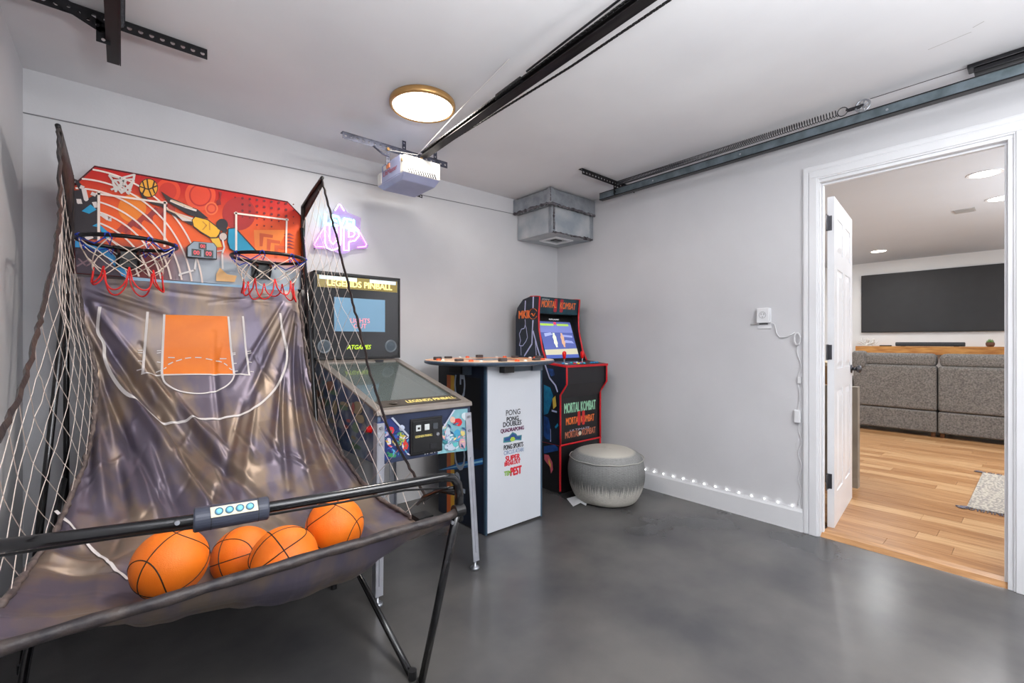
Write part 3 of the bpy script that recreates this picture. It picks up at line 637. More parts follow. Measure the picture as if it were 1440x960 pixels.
# ================================================================== UPRIGHT ARCADE CABINET
NAVYP = mat('night_navy_print', (18, 26, 40), .35, rgb2=(26, 38, 54), scale=6)
def up_arcade():
    t = thing('upright_arcade_cabinet', 'black upright arcade cabinet with red edge trim on a riser in the corner', 'arcade cabinet', (2.745, 2.6, 0))
    x0, x1 = 2.50, 2.99; th = .016
    side = [(2.37, .366), (2.37, .745), (2.305, .83), (2.305, .965), (2.51, .985), (2.56, 1.08), (2.60, 1.24), (2.605, 1.36), (2.592, 1.505), (2.70, 1.512), (2.78, 1.495), (2.85, 1.43), (2.872, 1.36), (2.872, .366)]
    for xa in (x0, x1-th):
        MB().prism([(xa, y, z) for y, z in side], (th, 0, 0)).build('side_panel', NAVYP if xa == x0 else BLACK, t)
        pts = [(xa+th/2, y-.001, z) for y, z in side[:10]]
        fine = []
        for i in range(len(pts)-1):
            for k in range(3): fine.append(Vector(pts[i]).lerp(Vector(pts[i+1]), k/3))
        fine.append(Vector(pts[-1]))
        MB().tube(fine, .0085, 6).build('t_moulding', RED, t, smooth=True)
        MB().tube([(xa+th/2, 2.37, .36), (xa+th/2, 2.37, .02)], .008, 6).build('riser_moulding', RED, t)
        MB().tube([(xa+th/2, 2.366, .364), (xa+th/2, 2.872, .364)], .007, 6).build('joint_moulding', RED, t)
    MB().tube([(x0, 2.368, .364), (x1, 2.368, .364)], .007, 6).build('joint_moulding', RED, t)
    MB().box(x0, x1, 2.375, 2.872, 0.004, .362).build('riser', BLACK, t, bevel=.002)
    MB().box(x0+th, x1-th, 2.378, 2.39, .368, .72).build('front_panel', BLACK, t)
    MB().prism([(x0+th, 2.378, .72), (x0+th, 2.318, .825), (x0+th, 2.318, .955), (x0+th, 2.33, .955), (x0+th, 2.33, .83), (x0+th, 2.39, .73)], (x1-x0-2*th, 0, 0)).build('kick_panel', mat('dark_grey_laminate', (34, 33, 36), .35), t)
    # control deck
    dk_ = MB().prism([(x0-.002, 2.295, .955), (x0-.002, 2.295, .972), (x0-.002, 2.52, .992), (x0-.002, 2.52, .975)], (x1-x0+.004, 0, 0)); dk_.build('deck_frame', RED, t, bevel=.002)
    MB().prism([(x0+.012, 2.305, .9735), (x0+.012, 2.515, .9925), (x0+.012, 2.515, .990), (x0+.012, 2.305, .971)], (x1-x0-.024, 0, 0)).build('deck_overlay', NAVYP, t)
    def onD(y): return .9735+(y-2.305)*.0905
    for x in (x0+.085, x0+.295):
        y = 2.40; z = onD(y)
        j = MB().cyl((x, y, z), (x, y, z+.035), .005, 10); j.lathe([(.016, 0), (.012, .004), (.006, .006)], (x, y, z), 16); j.build('joystick_shaft', STEEL, t)
        MB().lathe([(.0001, .032), (.009, .033), (.013, .05), (.0165, .075), (.014, .087), (.006, .093), (.0001, .094)], (x, y, z), 18).build('joystick_knob', REDGLOSS, t, smooth=True)
    bc = [(240, 240, 240), (230, 60, 60), (250, 220, 60), (60, 160, 220), (60, 190, 210), (60, 160, 220)]
    for i, x in enumerate((.02, .13, .165, .200, .235)):
        for dy in (0, .035):
            y = 2.345+dy+(.01 if i % 2 else 0); c = bc[(i+int(dy*100)) % 6]
            MB().lathe([(.0001, .010), (.009, .009), (.011, .004), (.013, .003), (.013, 0)], (x0+.03+x*.95, y, onD(y)), 16).build('push_button', mat('button_%d_%d_%d' % c, c, .25), t, smooth=True)
    for i, x in enumerate((.36, .395, .43)):
        MB().lathe([(.0001, .010), (.009, .009), (.011, .004), (.013, .003), (.013, 0)], (x0+x, 2.36, onD(2.36)), 16).build('push_button', mat('button_60_160_220', (60, 160, 220), .25), t, smooth=True)
    # monitor, bezel, marquee
    sy0, sz0, sy1, sz1 = 2.575, 1.035, 2.68, 1.345
    MB().prism([(x0+th, 2.55, .99), (x0+th, 2.56, .99), (x0+th, 2.70, 1.385), (x0+th, 2.69, 1.385)], (x1-x0-2*th, 0, 0)).build('monitor_bezel', BLACK, t)
    U = EX; V = Vector((0, .14, .395)).normalized(); Nn = U.cross(V)
    def S(a, b, off=.002): return Vector((x0+th+.035, 2.55, .99))+U*(a*.385)+V*(.025+b*.37)+Nn*off
    def SP(pts, m, name, off, par): return MB().face([S(a, b, off) for a, b in pts]).build(name, m, par)
    scr = SP([(0, .0), (1, .0), (1, .86), (0, .86)], mat('screen_blue', (84, 96, 160), .2, emit=.7), 'screen', .004, t)
    em = lambda n, c, e=.8: mat(n, c, .3, emit=e)
    for pts, c in [([(0, 0), (1, 0), (1, .08), (0, .08)], (70, 90, 160)), ([(0, .08), (1, .08), (1, .22), (0, .2)], (190, 186, 160)), ([(0, .60), (1, .6), (1, .80), (0, .80)], (110, 120, 180)),
                   ([(.05, .76), (.45, .76), (.45, .81), (.05, .81)], (170, 210, 60)), ([(.55, .76), (.92, .76), (.92, .81), (.55, .81)], (170, 210, 60)), ([(.46, .79), (.54, .79), (.54, .85), (.46, .85)], (220, 60, 90)),
                   ([(.1, .5), (.35, .55), (.3, .6), (.1, .58)], (150, 160, 200)), ([(.6, .5), (.95, .48), (.95, .53), (.65, .55)], (140, 150, 200)), ([(.62, .36), (.95, .34), (.9, .4), (.7, .42)], (140, 150, 200))]:
        SP(pts, em('scr_%d_%d_%d' % c, c), 'screen_area', .0048, scr)
    for cx, c in ((.38, (220, 225, 200)), (.62, (200, 160, 130))):
        pts = [(cx+.06*math.cos(a*PI/8)*(1.0 if a % 2 else .7), .42+.19*math.sin(a*PI/8)*(1 if a % 2 else .85)) for a in range(16)]
        SP(pts, em('scr_%d_%d_%d' % c, c), 'screen_area', .0054, scr)
    text('MORTAL KOMBAT', em('scr_white', (235, 235, 240), 1), t, S(.36, .90, .002), U, V, .12, .012, off=.001, name='bezel_lettering')
    # marquee box
    mb = MB().prism([(x0+th, 2.612, 1.375), (x0+th, 2.597, 1.502), (x0+th, 2.64, 1.507), (x0+th, 2.66, 1.375)], (x1-x0-2*th, 0, 0)); mq = mb.build('marquee', mat('marquee_navy', (14, 46, 60), .3, rgb2=(24, 70, 84), scale=12), t)
    MB().prism([(x0+th, 2.60, 1.503), (x0+th, 2.60, 1.507), (x0+th, 2.86, 1.43), (x0+th, 2.86, 1.42)], (x1-x0-2*th, 0, 0)).build('top_panel', BLACK, t)
    MB().box(x0+th, x1-th, 2.855, 2.868, .37, 1.42).build('back_panel', BLACK, t)
    MB().prism([(x0+th, 2.614, 1.372), (x0+th, 2.66, 1.372), (x0+th, 2.69, 1.385), (x0+th, 2.69, 1.378)], (x1-x0-2*th, 0, 0)).build('speaker_panel', BLACK, t)
    MV = Vector((0, -.015, .127)).normalized()
    def Mq(a, b): return Vector((x0+th, 2.612, 1.375))+EX*(a*.457)+MV*(b*.127)
    OR = mat('logo_orange', (240, 120, 50), .4); RD = mat('logo_red', (205, 40, 40), .4); YL = mat('logo_yellow', (240, 200, 80), .4)
    text('MORTAL', OR, t, Mq(.05, .40), EX, MV, .17, .055, bold=.03); text('KOMBAT', OR, t, Mq(.52, .36), EX, MV, .19, .055, bold=.03, slant=-.0)
    text('II', mat('logo_maroon', (170, 30, 50), .4), t, Mq(.37, .16), EX, MV, .10, .10, bold=.05, off=.0006)
    text('ARCADE1UP', WHITEP, t, Mq(.05, .86), EX, MV, .085, .010, name='lettering')
    # front lettering
    F = lambda a, b: Vector((x0+th, 2.378, .368))+EX*(a*.458)+EZ*(b*.352)
    text('MORTAL KOMBAT', mat('logo_mint', (150, 205, 170), .4), t, F(.10, .66), EX, EZ, .37, .075, bold=.04)
    text('MORTAL KOMBAT', OR, t, F(.14, .40), EX, EZ, .335, .055, bold=.03)
    text('II', RD, t, F(.44, .36), EX, EZ, .075, .105, bold=.05, off=.0018)
    text('ULTIMATE', mat('logo_lilac', (190, 190, 215), .4), t, F(.24, .24), EX, EZ, .23, .016)
    text('MORTAL   KOMBAT', mat('logo_rust', (190, 110, 80), .4), t, F(.12, .11), EX, EZ, .36, .05, bold=.03)
    MB().lathe([(.0001, .001), (.017, .001), (.017, 0)], (x0+th+.49*.458, 2.3775, .368+.17*.352), 18, 'y').build('round_emblem', mat('logo_cream', (225, 215, 190), .4), t)
    # side art (plane x = x0, seen from the left)
    Sd = lambda px, py, off=.001: onX(px, py, x0-off)
    zz = lambda X, Y: (720+X/8.73, 410+Y/8.73)
    LN = mat('lightning_lilac', (190, 196, 232), .4)
    def bolt(pts, w, par=t):
        mb = MB()
        for (p, q) in zip(pts, pts[1:]):
            a, b = Sd(*p), Sd(*q); d = (b-a).normalized().cross(EX)*w
            mb.face([a-d, b-d*.9, b+d*.9, a+d])
        mb.build('lightning_print', LN, par)
    bolt([zz(*q) for q in ((262, 60), (258, 200))], .008); bolt([zz(*q) for q in ((165, 110), (158, 240))], .006)
    bolt([zz(*q) for q in ((258, 350), (250, 480), (245, 640), (200, 710), (150, 790))], .007); bolt([zz(*q) for q in ((258, 480), (290, 600), (310, 680), (345, 790))], .007); bolt([zz(*q) for q in ((285, 600), (298, 780))], .004)
    bolt([zz(*q) for q in ((160, 340), (165, 400), (150, 450), (115, 460), (90, 520), (105, 600), (90, 660), (130, 665), (170, 610), (190, 560), (175, 450), (160, 400))], .0035)
    bolt([zz(*q) for q in ((108, 660), (112, 780))], .003)
    p0 = Sd(*zz(85, 330)); p1 = Sd(*zz(205, 330))
    text('MKII', OR, t, Vector((x0, p0.y, p0.z+.0)), -EY, EZ, abs(p0.y-p1.y), .062, bold=.05)
    cc = Sd(*zz(260, 272), .0012); rad = .042
    MB().tube([cc+Vector((0, rad*1.15*math.cos(a*PI/14), rad*math.sin(a*PI/14))) for a in range(-12, 13)], .006, 6, flat=.3).build('ring_emblem', OR, t)
    sw = MB().tube([cc+Vector((-.001, .025-.05*k/7-.0, .012*math.sin(k*1.1)-.006)) for k in range(8)], [.002, .006, .009, .008, .007, .006, .005, .002], 6, flat=.4); sw.build('ring_emblem', OR, t)
    # lower side: teal and cobalt shapes with pale streaks
    TL = mat('teal_print', (30, 140, 180), .4, rgb2=(20, 110, 160), scale=20); CB = mat('cobalt_print', (30, 84, 160), .4, rgb2=(20, 50, 100), scale=16)
    z8 = lambda X, Y: (755+X/4.8, 500+Y/4.8)
    def patch(pts, m, off=.0011, nm='side_print'): MB().face([Sd(*z8(*q), off) for q in pts]).build(nm, m, t)
    patch([(47, 195), (90, 215), (110, 270), (95, 330), (75, 390), (47, 400)], TL)
    patch([(70, 85), (110, 90), (122, 130), (95, 140)], CB)
    patch([(47, 405), (80, 420), (90, 480), (92, 570), (60, 560), (47, 540)], CB, .0012)
    patch([(105, 290), (125, 270), (132, 340), (110, 360)], YL, .0013)
    patch([(120, 480), (140, 455), (145, 470), (128, 492)], TL, .0013)
    for P in ([(55, 60), (85, 150), (125, 200), (140, 245)], [(60, 415), (90, 500), (92, 580)], [(100, 370), (135, 380)]):
        bolt([z8(*q) for q in P], .007)
    RS = mat('rose_print', (214, 96, 110), .4)
    patch([(50, 665), (80, 670), (105, 720), (108, 770), (95, 795), (88, 750), (60, 715), (50, 700)], RS, .0062)
    patch([(47, 610), (120, 600), (142, 620), (142, 640), (47, 660)], CB, .0060)
    patch([(80, 690), (95, 735), (92, 760), (78, 720)], YL, .0064)
    return t
up_arcade()
for o in bpy.data.objects:
    pass

# ================================================================== ROUND-TOP PONG TABLE
def pong():
    t = thing('round_arcade_table', 'round-topped tall game table with a white front panel of game logos', 'arcade table', (1.86, 2.40, 0))
    x0, x1, y0, y1, zt = 1.628, 2.09, 2.14, 2.667, 1.0
    TN = mat('ink_navy_panel', (16, 24, 40), .35, rgb2=(20, 32, 52), scale=5); EDGE = mat('slate_edge', (60, 84, 104), .4)
    WP = mat('white_laminate', (214, 218, 224), .35, rgb2=(208, 212, 219), scale=2)
    MB().box(x0+.012, x1-.012, y0, y0+.016, .012, zt).build('front_panel', WP, t, bevel=.001)
    for x in (x0, x1-.012): MB().box(x, x+.012, y0-.004, y0+.02, .004, zt).build('edge_moulding', EDGE, t, bevel=.003)
    MB().box(x1-.014, x1-.001, y0+.02, y1, .004, zt).build('side_panel', TN, t)
    MB().box(x0, x1, y1-.016, y1, .004, zt).build('back_panel', TN, t)
    sp_ = MB().box(x0+.001, x0+.014, y0+.02, y1, .004, zt); sp_.build('side_panel', TN, t)
    SX = x0+.001
    def L_(yy0, yy1, z0, z1, m, off, nm): MB().box(SX-off, SX-off+.0006, yy0, yy1, z0, z1).build(nm, m, t)
    def yp(px): return onX(px, 600, SX).y
    L_(yp(639), yp(634), .004, .93, mat('stripe_yellow', (244, 186, 60), .4), .001, 'stripe_print')
    L_(yp(634), yp(628.5), .004, .93, mat('stripe_orange', (226, 110, 50), .4), .001, 'stripe_print')
    L_(yp(676), yp(640), .50, .93, BLACK, .001, 'recess_print')
    CY = mat('laser_blue_core', (150, 220, 250), .4); CB = mat('laser_blue_halo', (30, 110, 190), .5)
    a, b = onX(616, 661, SX-.0022), onX(679, 648, SX-.0022)
    for w, m, o in ((.02, CB, .0), (.0065, CY, .0006)):
        mid = a.lerp(b, .5)
        MB().face([a+Vector((-o, 0, 0)), mid+Vector((-o, 0, -w)), b+Vector((-o, 0, -w*.9)), b+Vector((-o, 0, w*.9)), mid+Vector((-o, 0, w))]).build('laser_print', m, t)
    # vertical PONG lettering, reading upwards
    LT = mat('letter_grey', (190, 202, 218), .4)
    text('PONG', LT, t, Vector((SX-.002, yp(655), .20)), EZ, EY, .74, .125, name='side_lettering', off=.0012, bold=.0)
    # game logos on the front
    def Fp(px, py): return onY(px, py, y0)
    def row(s, m, x0_, x1_, yt, yb, bold=0):
        xm = (x0_+x1_)/2; xa_, xb_ = Fp(x0_, 600).x, Fp(x1_, 600).x; za, zb_ = Fp(xm, yb).z, Fp(xm, yt).z
        text(s, m, t, Vector((xa_, y0, za)), EX, EZ, xb_-xa_, zb_-za, bold=bold)
    BK = mat('ink_black', (40, 42, 50), .5); PU = mat('ink_plum', (96, 40, 80), .5); BL = mat('ink_blue', (96, 124, 168), .5); IR = mat('ink_red', (206, 34, 50), .5); IG = mat('ink_green', (120, 170, 40), .5)
    row('PONG', BK, 711.5, 731.5, 575.5, 583, .02); row('PONG', BK, 712.5, 729, 585.5, 591.5, .07); row('DOUBLES', BK, 707.5, 733, 592, 598.5, .06)
    row('QUADRAPONG', PU, 704, 736.5, 601, 607, .08); row('PONG SPORTS', BK, 708.5, 735.5, 623.5, 630, .06); row('CIRCUS ATARI', BL, 708.5, 736, 631.5, 637, .02)
    row('SUPER', IR, 711, 731, 639.5, 647, .09); row('BREAKOUT', IR, 709.5, 731.5, 647.5, 653, .09); row('TEM', IG, 709, 718.5, 662, 668, .09); row('PEST', IR, 718, 733, 656, 667, .09)
    tl = mat('ink_teal', (50, 120, 130), .5); nv = mat('ink_navy', (40, 70, 130), .5); gl = mat('ink_lime', (170, 200, 70), .5)
    def emb(pts, m, off): MB().face([Fp(690+X/8, 560+Y/8)+Vector((0, -off, 0)) for X, Y in pts]).build('castle_emblem', m, t)
    emb([(140, 500), (145, 440), (205, 425), (245, 378), (285, 395), (300, 418), (350, 410), (345, 470), (280, 470), (250, 480), (220, 490)], tl, .0006)
    emb([(155, 480), (160, 450), (210, 435), (245, 395), (280, 410), (295, 432), (335, 425), (330, 455), (260, 455), (220, 470)], nv, .0011)
    emb([(215, 465), (232, 435), (262, 432), (275, 455), (262, 478), (232, 485)], gl, .0016)
    # round top
    c = (1.86, 2.40)
    MB().lathe([(.0001, 0), (.405, 0), (.428, .008), (.43, .018), (.425, .026), (.0001, .026)], (c[0], c[1], 1.004), 72).build('round_top', mat('top_edge_slate', (58, 74, 92), .35), t, smooth=False, bevel=0)
    MB().lathe([(.0001, .0010), (.424, .0010), (.424, 0)], (c[0], c[1], 1.030), 72).build('top_print', mat('top_print_orange', (236, 150, 90), .35, rgb2=(244, 214, 180), scale=7, lo=.45, hi=.5), t)
    MB().box(1.73, 1.99, 2.27, 2.53, 1.0312, 1.0325).build('screen_glass', mat('table_screen', (96, 108, 124), .12, spec=.8), t)
    for ang in (20, 65, 110, 155, 200, 245, 290, 335):
        a = math.radians(ang); x = c[0]+.345*math.cos(a); y = c[1]+.345*math.sin(a)
        bx_ = MB().box(x-.024, x+.024, y-.016, y+.016, 1.0312, 1.052 if ang % 2 else 1.046); bx_.build('paddle_housing', mat('housing_brown_grey', (70, 64, 66), .4), t, bevel=.003)
        a2 = a+.25; x = c[0]+.36*math.cos(a2); y = c[1]+.36*math.sin(a2)
        MB().lathe([(.0001, .012), (.013, .011), (.015, .003), (.015, 0)], (x, y, 1.0312), 16).build('push_button', mat('button_orange', (236, 90, 40), .3), t, smooth=True)
        a2 = a+.42; x = c[0]+.36*math.cos(a2); y = c[1]+.36*math.sin(a2)
        MB().lathe([(.0001, .009), (.010, .008), (.012, 0)], (x, y, 1.0312), 16).build('push_button', WHITEP, t, smooth=True)
    # control housings under the top
    SG = mat('slate_housing', (84, 100, 116), .4)
    def F2(px0, px1, py0, py1, d, m, nm):
        p, q = Fp(px0, py1), Fp(px1, py0); MB().box(p.x, q.x, y0-d, y0-.0005, p.z, min(q.z, 1.003)).build(nm, m, t, bevel=.002)
    F2(702, 716, 500, 524, .05, BLACK, 'coin_box'); F2(717.5, 743, 500, 522, .022, SG, 'control_housing'); F2(746, 760, 500, 521, .022, SG, 'control_housing')
    MB().box(x0-.03, x0, 2.28, 2.34, .945, 1.003).build('control_housing', SG, t, bevel=.003); MB().box(x0-.028, x0, 2.36, 2.5, .95, 1.003).build('control_housing', BLACK, t, bevel=.003)
pong()

# ================================================================== PINBALL
def pinball():
    t = thing('pinball_machine', 'dark blue pinball machine with backbox screen and steel legs', 'pinball machine', (1.09, 2.3, 0))
    x0, x1, yf, yr = .85, 1.345, 1.90, 2.86; zfb, zft, zrb, zrt = .607, .835, .60, 1.07
    BLP = mat('storm_blue_print', (40, 48, 72), .35, rgb2=(46, 56, 84), scale=6); SIL = mat('satin_rail', (150, 142, 134), .35, metal=.55, rgb2=(136, 128, 122)); 
    SD = mat('side_art_print', (50, 72, 110), .4, rgb2=(120, 134, 150), scale=9, detail=2, lo=.42, hi=.58)
    # open-topped cabinet so the glass covers a real well
    for xa in (x0, x1-.015): MB().prism([(xa, yf, zfb), (xa, yf, zft), (xa, yr, zrt), (xa, yr, zrb)], (.015, 0, 0)).build('side_panel', SD if xa == x0 else BLP, t)
    MB().box(x0+.015, x1-.015, yf, yf+.016, zfb, zft).build('front_panel', BLP, t)
    MB().box(x0+.015, x1-.015, yf+.016, yr, zfb, zfb+.012).build('floor_panel', BLACK, t)
    MB().box(x0+.015, x1-.015, yr-.015, yr, zrb, zrt).build('rear_panel', BLACK, t)
    def zt(y): return zft+(zrt-zft)*(y-yf)/(yr-yf)
    MB().hexa([(x0+.016, 1.97, zt(1.97)-.05), (x1-.016, 1.97, zt(1.97)-.05), (x1-.016, yr-.016, zt(2.6)-.03), (x0+.016, yr-.016, zt(2.6)-.03), (x0+.016, 1.97, zt(1.97)-.035), (x1-.016, 1.97, zt(1.97)-.035), (x1-.016, yr-.016, zt(2.6)-.015), (x0+.016, yr-.016, zt(2.6)-.015)]).build('playfield_screen', mat('playfield_dark', (58, 66, 66), .4), t)
    GL = mat('playfield_glass', (120, 132, 130), .02, spec=1.0, alpha=.45, coat=1)
    MB().hexa([(x0+.03, 1.99, zt(1.99)+.001), (x1-.03, 1.99, zt(1.99)+.001), (x1-.03, 2.66, zt(2.66)+.001), (x0+.03, 2.66, zt(2.66)+.001), (x0+.03, 1.99, zt(1.99)+.004), (x1-.03, 1.99, zt(1.99)+.004), (x1-.03, 2.66, zt(2.66)+.004), (x0+.03, 2.66, zt(2.66)+.004)]).build('glass', GL, t)
    for (a, b) in ((x0-.006, x0+.034), (x1-.034, x1+.006)):
        MB().hexa([(a, yf, zft), (b, yf, zft), (b, 2.70, zt(2.70)), (a, 2.70, zt(2.70)), (a, yf, zft+.012), (b, yf, zft+.012), (b, 2.70, zt(2.70)+.012), (a, 2.70, zt(2.70)+.012)]).build('side_rail', SIL, t, bevel=.003)
    MB().hexa([(x0+.03, 2.655, zt(2.655)), (x1-.03, 2.655, zt(2.655)), (x1-.03, 2.698, zt(2.698)), (x0+.03, 2.698, zt(2.698)), (x0+.03, 2.655, zt(2.655)+.011), (x1-.03, 2.655, zt(2.655)+.011), (x1-.03, 2.698, zt(2.698)+.011), (x0+.03, 2.698, zt(2.698)+.011)]).build('rear_rail', SIL, t)
    MB().hexa([(x0-.008, yf-.012, zft-.012), (x1+.008, yf-.012, zft-.012), (x1+.008, yf+.03, zft-.012), (x0-.008, yf+.03, zft-.012), (x0-.008, yf-.008, zft+.010), (x1+.008, yf-.008, zft+.010), (x1+.008, yf+.03, zft+.018), (x0-.008, yf+.03, zft+.018)]).build('lockbar', SIL, t, bevel=.004)
    A = Vector((x0+.034, yf+.03, zft+.0185)); V = Vector((0, .07, .018)).normalized()
    AP = mat('apron_brown', (62, 54, 46), .4)
    MB().hexa([A, A+EX*.427, A+EX*.427+V*.075, A+V*.075, A+EZ*.001, A+EX*.427+EZ*.001, A+EX*.427+V*.075+EZ*.001, A+V*.075+EZ*.001]).build('apron', AP, t)
    YT = mat('logo_cream_gold', (246, 226, 130), .4)
    text('LEGENDS PINBALL', YT, t, A+EX*.14+V*.022+EZ*.001, EX, V, .27, .030, bold=.04)
    MB().lathe([(.014, 0), (.02, .001), (.021, 0)], (A.x+.07, A.y+.035, A.z+.011), 20).build('apron_ring', SIL, t)
    # coin door
    p, q = onY(576, 637, yf), onY(621, 583, yf)
    cx0, cx1, cz0, cz1 = p.x, q.x, .622, .792
    MB().box(cx0, cx1, yf-.010, yf-.0005, cz0, cz1).build('coin_door', BLACK, t, bevel=.008, seg=3)
    MB().box(cx0+.01, cx1-.01, yf-.013, yf-.0095, cz0+.012, cz1-.012).build('coin_door_inset', mat('soft_black', (30, 31, 33), .35), t, bevel=.003)
    for i, c in enumerate(((225, 230, 230), (225, 230, 230), (70, 74, 80))):
        x = cx0+.025+i*.045; MB().box(x, x+.026, yf-.016, yf-.013, cz1-.058, cz1-.03).build('coin_slot_button', mat('slot_%d' % c[0], c, .3), t, bevel=.002)
    MB().box(cx0+.033, cx0+.045, yf-.0166, yf-.016, cz1-.05, cz1-.04).build('coin_slot_mark', BLACK, t)
    text('LEGENDS PINBALL', YT, t, Vector((cx0+.022, yf-.0131, cz0+.082)), EX, EZ, .09, .010, bold=.04)
    MB().lathe([(.0001, .006), (.008, .005), (.010, 0)], (cx1-.03, yf-.013, cz0+.085), 16, 'y').build('lock', STEEL, t)
    MB().box(cx0+.10, cx0+.135, yf-.0145, yf-.013, cz0+.022, cz0+.045).build('coin_return', DSTEEL, t)
    # front art
    def Fz(X, Y, o=.0008):
        v = onY(540+X/6, 540+Y/6, yf-o); return v
    rnd = random.Random(11)
    def art(pts, c, o): MB().face([Fz(x, y, o) for x, y in pts]).build('front_art', mat('art_%d_%d_%d' % c, c, .4), t)
    art([(-60, 330), (60, 285), (210, 440), (210, 590), (-30, 650), (-30, 400)], (42, 58, 120), .0008)
    art([(480, 400), (590, 215), (705, 205), (700, 560), (450, 590), (480, 520)], (128, 180, 190), .0008)
    def blob(cx, cy, rx, ry, c, o, n=9, seed=0):
        r = random.Random(seed+int(cx)); art([(cx+rx*math.cos(2*PI*k/n)*r.uniform(.75, 1.1), cy-ry*math.sin(2*PI*k/n)*r.uniform(.75, 1.1)) for k in range(n)], c, o)
    for i, (cx, cy, rx, ry, c) in enumerate([(60, 390, 32, 36, (220, 50, 60)), (150, 370, 26, 26, (210, 220, 240)), (150, 460, 26, 60, (200, 205, 80)), (180, 520, 34, 42, (220, 60, 50)), (110, 500, 22, 30, (60, 140, 190)), (40, 480, 24, 36, (230, 230, 235)), (70, 600, 40, 20, (60, 150, 90)), (20, 420, 20, 20, (200, 180, 200)), (100, 440, 18, 20, (50, 90, 180)),
             (625, 320, 44, 40, (206, 36, 44)), (580, 300, 26, 30, (230, 190, 170)), (680, 270, 28, 34, (210, 225, 230)), (540, 420, 26, 60, (200, 214, 226)), (620, 430, 30, 60, (70, 160, 200)), (560, 530, 50, 36, (196, 208, 222)), (660, 500, 34, 44, (216, 170, 180)), (600, 500, 24, 30, (90, 190, 190)), (520, 480, 20, 30, (60, 140, 150)), (665, 410, 20, 30, (220, 200, 120))]):
        blob(cx, cy, rx, ry, c, .0012+.0003*i, seed=i)
    for (ax0, ax1, ay0, ay1, pal) in ((0, 205, 400, 590, [(60, 80, 170), (220, 60, 60), (230, 225, 235), (60, 150, 100), (220, 190, 70), (30, 36, 80), (90, 170, 210)]), (490, 695, 330, 550, [(220, 230, 238), (60, 120, 150), (90, 190, 200), (226, 160, 170), (40, 80, 120), (240, 220, 150), (150, 160, 200)])):
        for q in range(55):
            cx = rnd.uniform(ax0, ax1); cy = rnd.uniform(ay0, ay1); a0_ = rnd.uniform(0, 6.28); rr0 = rnd.uniform(5, 15)
            art([(cx+rr0*math.cos(a0_+k_*1.5708)*(1.8 if k_ % 2 else .6), cy+rr0*math.sin(a0_+k_*1.5708)*(1.8 if k_ % 2 else .6)) for k_ in range(4)], rnd.choice(pal), .0068+q*.00001)
    art([(60, 285), (75, 278), (212, 432), (205, 445)], (200, 206, 222), .0075); art([(480, 390), (482, 404), (600, 218), (588, 215)], (200, 206, 222), .0075)
    text('TAITO', mat('ink_white', (235, 235, 240), .4), t, Fz(330, 596, .001), EX, EZ, .10, .016, bold=.05)
    # side art
    r = random.Random(4)
    for i in range(46):
        y = r.uniform(1.95, 2.7); z = r.uniform(zfb+.02, zt(y)-.04); c = r.choice([(206, 60, 60), (70, 160, 190), (190, 170, 120), (60, 90, 160), (150, 140, 170), (190, 110, 70), (90, 150, 110), (170, 180, 190)])
        c = tuple(int(v*.55+40) for v in c); a = r.uniform(.015, .09); b_ = r.uniform(.01, .045)
        MB().face([(x0-.0008-.0002*i, y+a*math.cos(k*PI/4.5)*r.uniform(.7, 1.1), min(max(z-b_*math.sin(k*PI/4.5)*r.uniform(.7, 1.1), zfb+.004), zt(y)-.02)) for k in range(9)]).build('side_art', mat('art_%d_%d_%d' % c, c, .4), t)
    MB().lathe([(.0001, .02), (.012, .019), (.015, .004), (.018, .003), (.018, 0)], (x0, 1.97, .755), 18, 'x').build('flipper_button', REDGLOSS, t, smooth=True)
    # legs
    LEG = mat('pinball_leg_steel', (196, 198, 206), .38, metal=.6, rgb2=(184, 186, 196), scale=12)
    for (xx, sx, yy, sy, fx, fy) in ((x1, 1, yf, -1, 1.368, 1.86), (x0, -1, yf, -1, .832, 1.876), (x1, 1, 2.76, 1, 1.36, 2.78), (x0, -1, 2.76, 1, .85, 2.78)):
        top = Vector((xx, yy, .79 if yy < 2 else .80)); bot = Vector((fx, fy, .045)); w = .036; th = .004; mb = MB()
        mb.hexa([bot, bot-Vector((sx*w, 0, 0)), bot-Vector((sx*w, sy*th, 0)), bot-Vector((0, sy*th, 0)), top, top-Vector((sx*w, 0, 0)), top-Vector((sx*w, sy*th, 0)), top-Vector((0, sy*th, 0))])
        mb.hexa([bot, bot-Vector((0, sy*w, 0)), bot-Vector((sx*th, sy*w, 0)), bot-Vector((sx*th, 0, 0)), top, top-Vector((0, sy*w, 0)), top-Vector((sx*th, sy*w, 0)), top-Vector((sx*th, 0, 0))])
        # pressed rib
        c0 = bot.lerp(top, .06)-Vector((sx*w*.5, -sy*.001, 0)); c1 = bot.lerp(top, .70)-Vector((sx*w*.5, -sy*.001, 0)); mb.tube([c0, c1], .004, 6)
        for v_ in range(len(mb.v)): q_ = mb.v[v_]; mb.v[v_] = (q_[0]+sx*.0045, q_[1]+sy*.0045, q_[2])
        lg = mb.build('leg', LEG, t)
        fc = (fx-sx*.012, fy-sy*.012, 0)
        MB().lathe([(.022, 0.0005), (.024, .008), (.018, .014), (.007, .018), (.006, .05), (.0001, .05)], fc, 20).build('leveller_foot', STEEL, lg, smooth=True)
        for zz_ in (.70, .77):
            pb = bot.lerp(top, (zz_-.045)/.745); MB().cyl((pb.x-sx*.014, pb.y+sy*.002, zz_), (pb.x-sx*.014, pb.y+sy*.012, zz_), .008, 8).build('leg_bolt', STEEL, lg)
    # backbox
    bx0, bx1, by0, by1, bz0, bz1 = .825, 1.358, 2.70, 2.88, 1.045, 1.555
    MB().box(bx0, bx1, by0, by1, bz0, bz1).build('backbox', mat('backbox_charcoal', (44, 45, 50), .3, rgb2=(50, 51, 56)), t, bevel=.004)
    fr = MB()
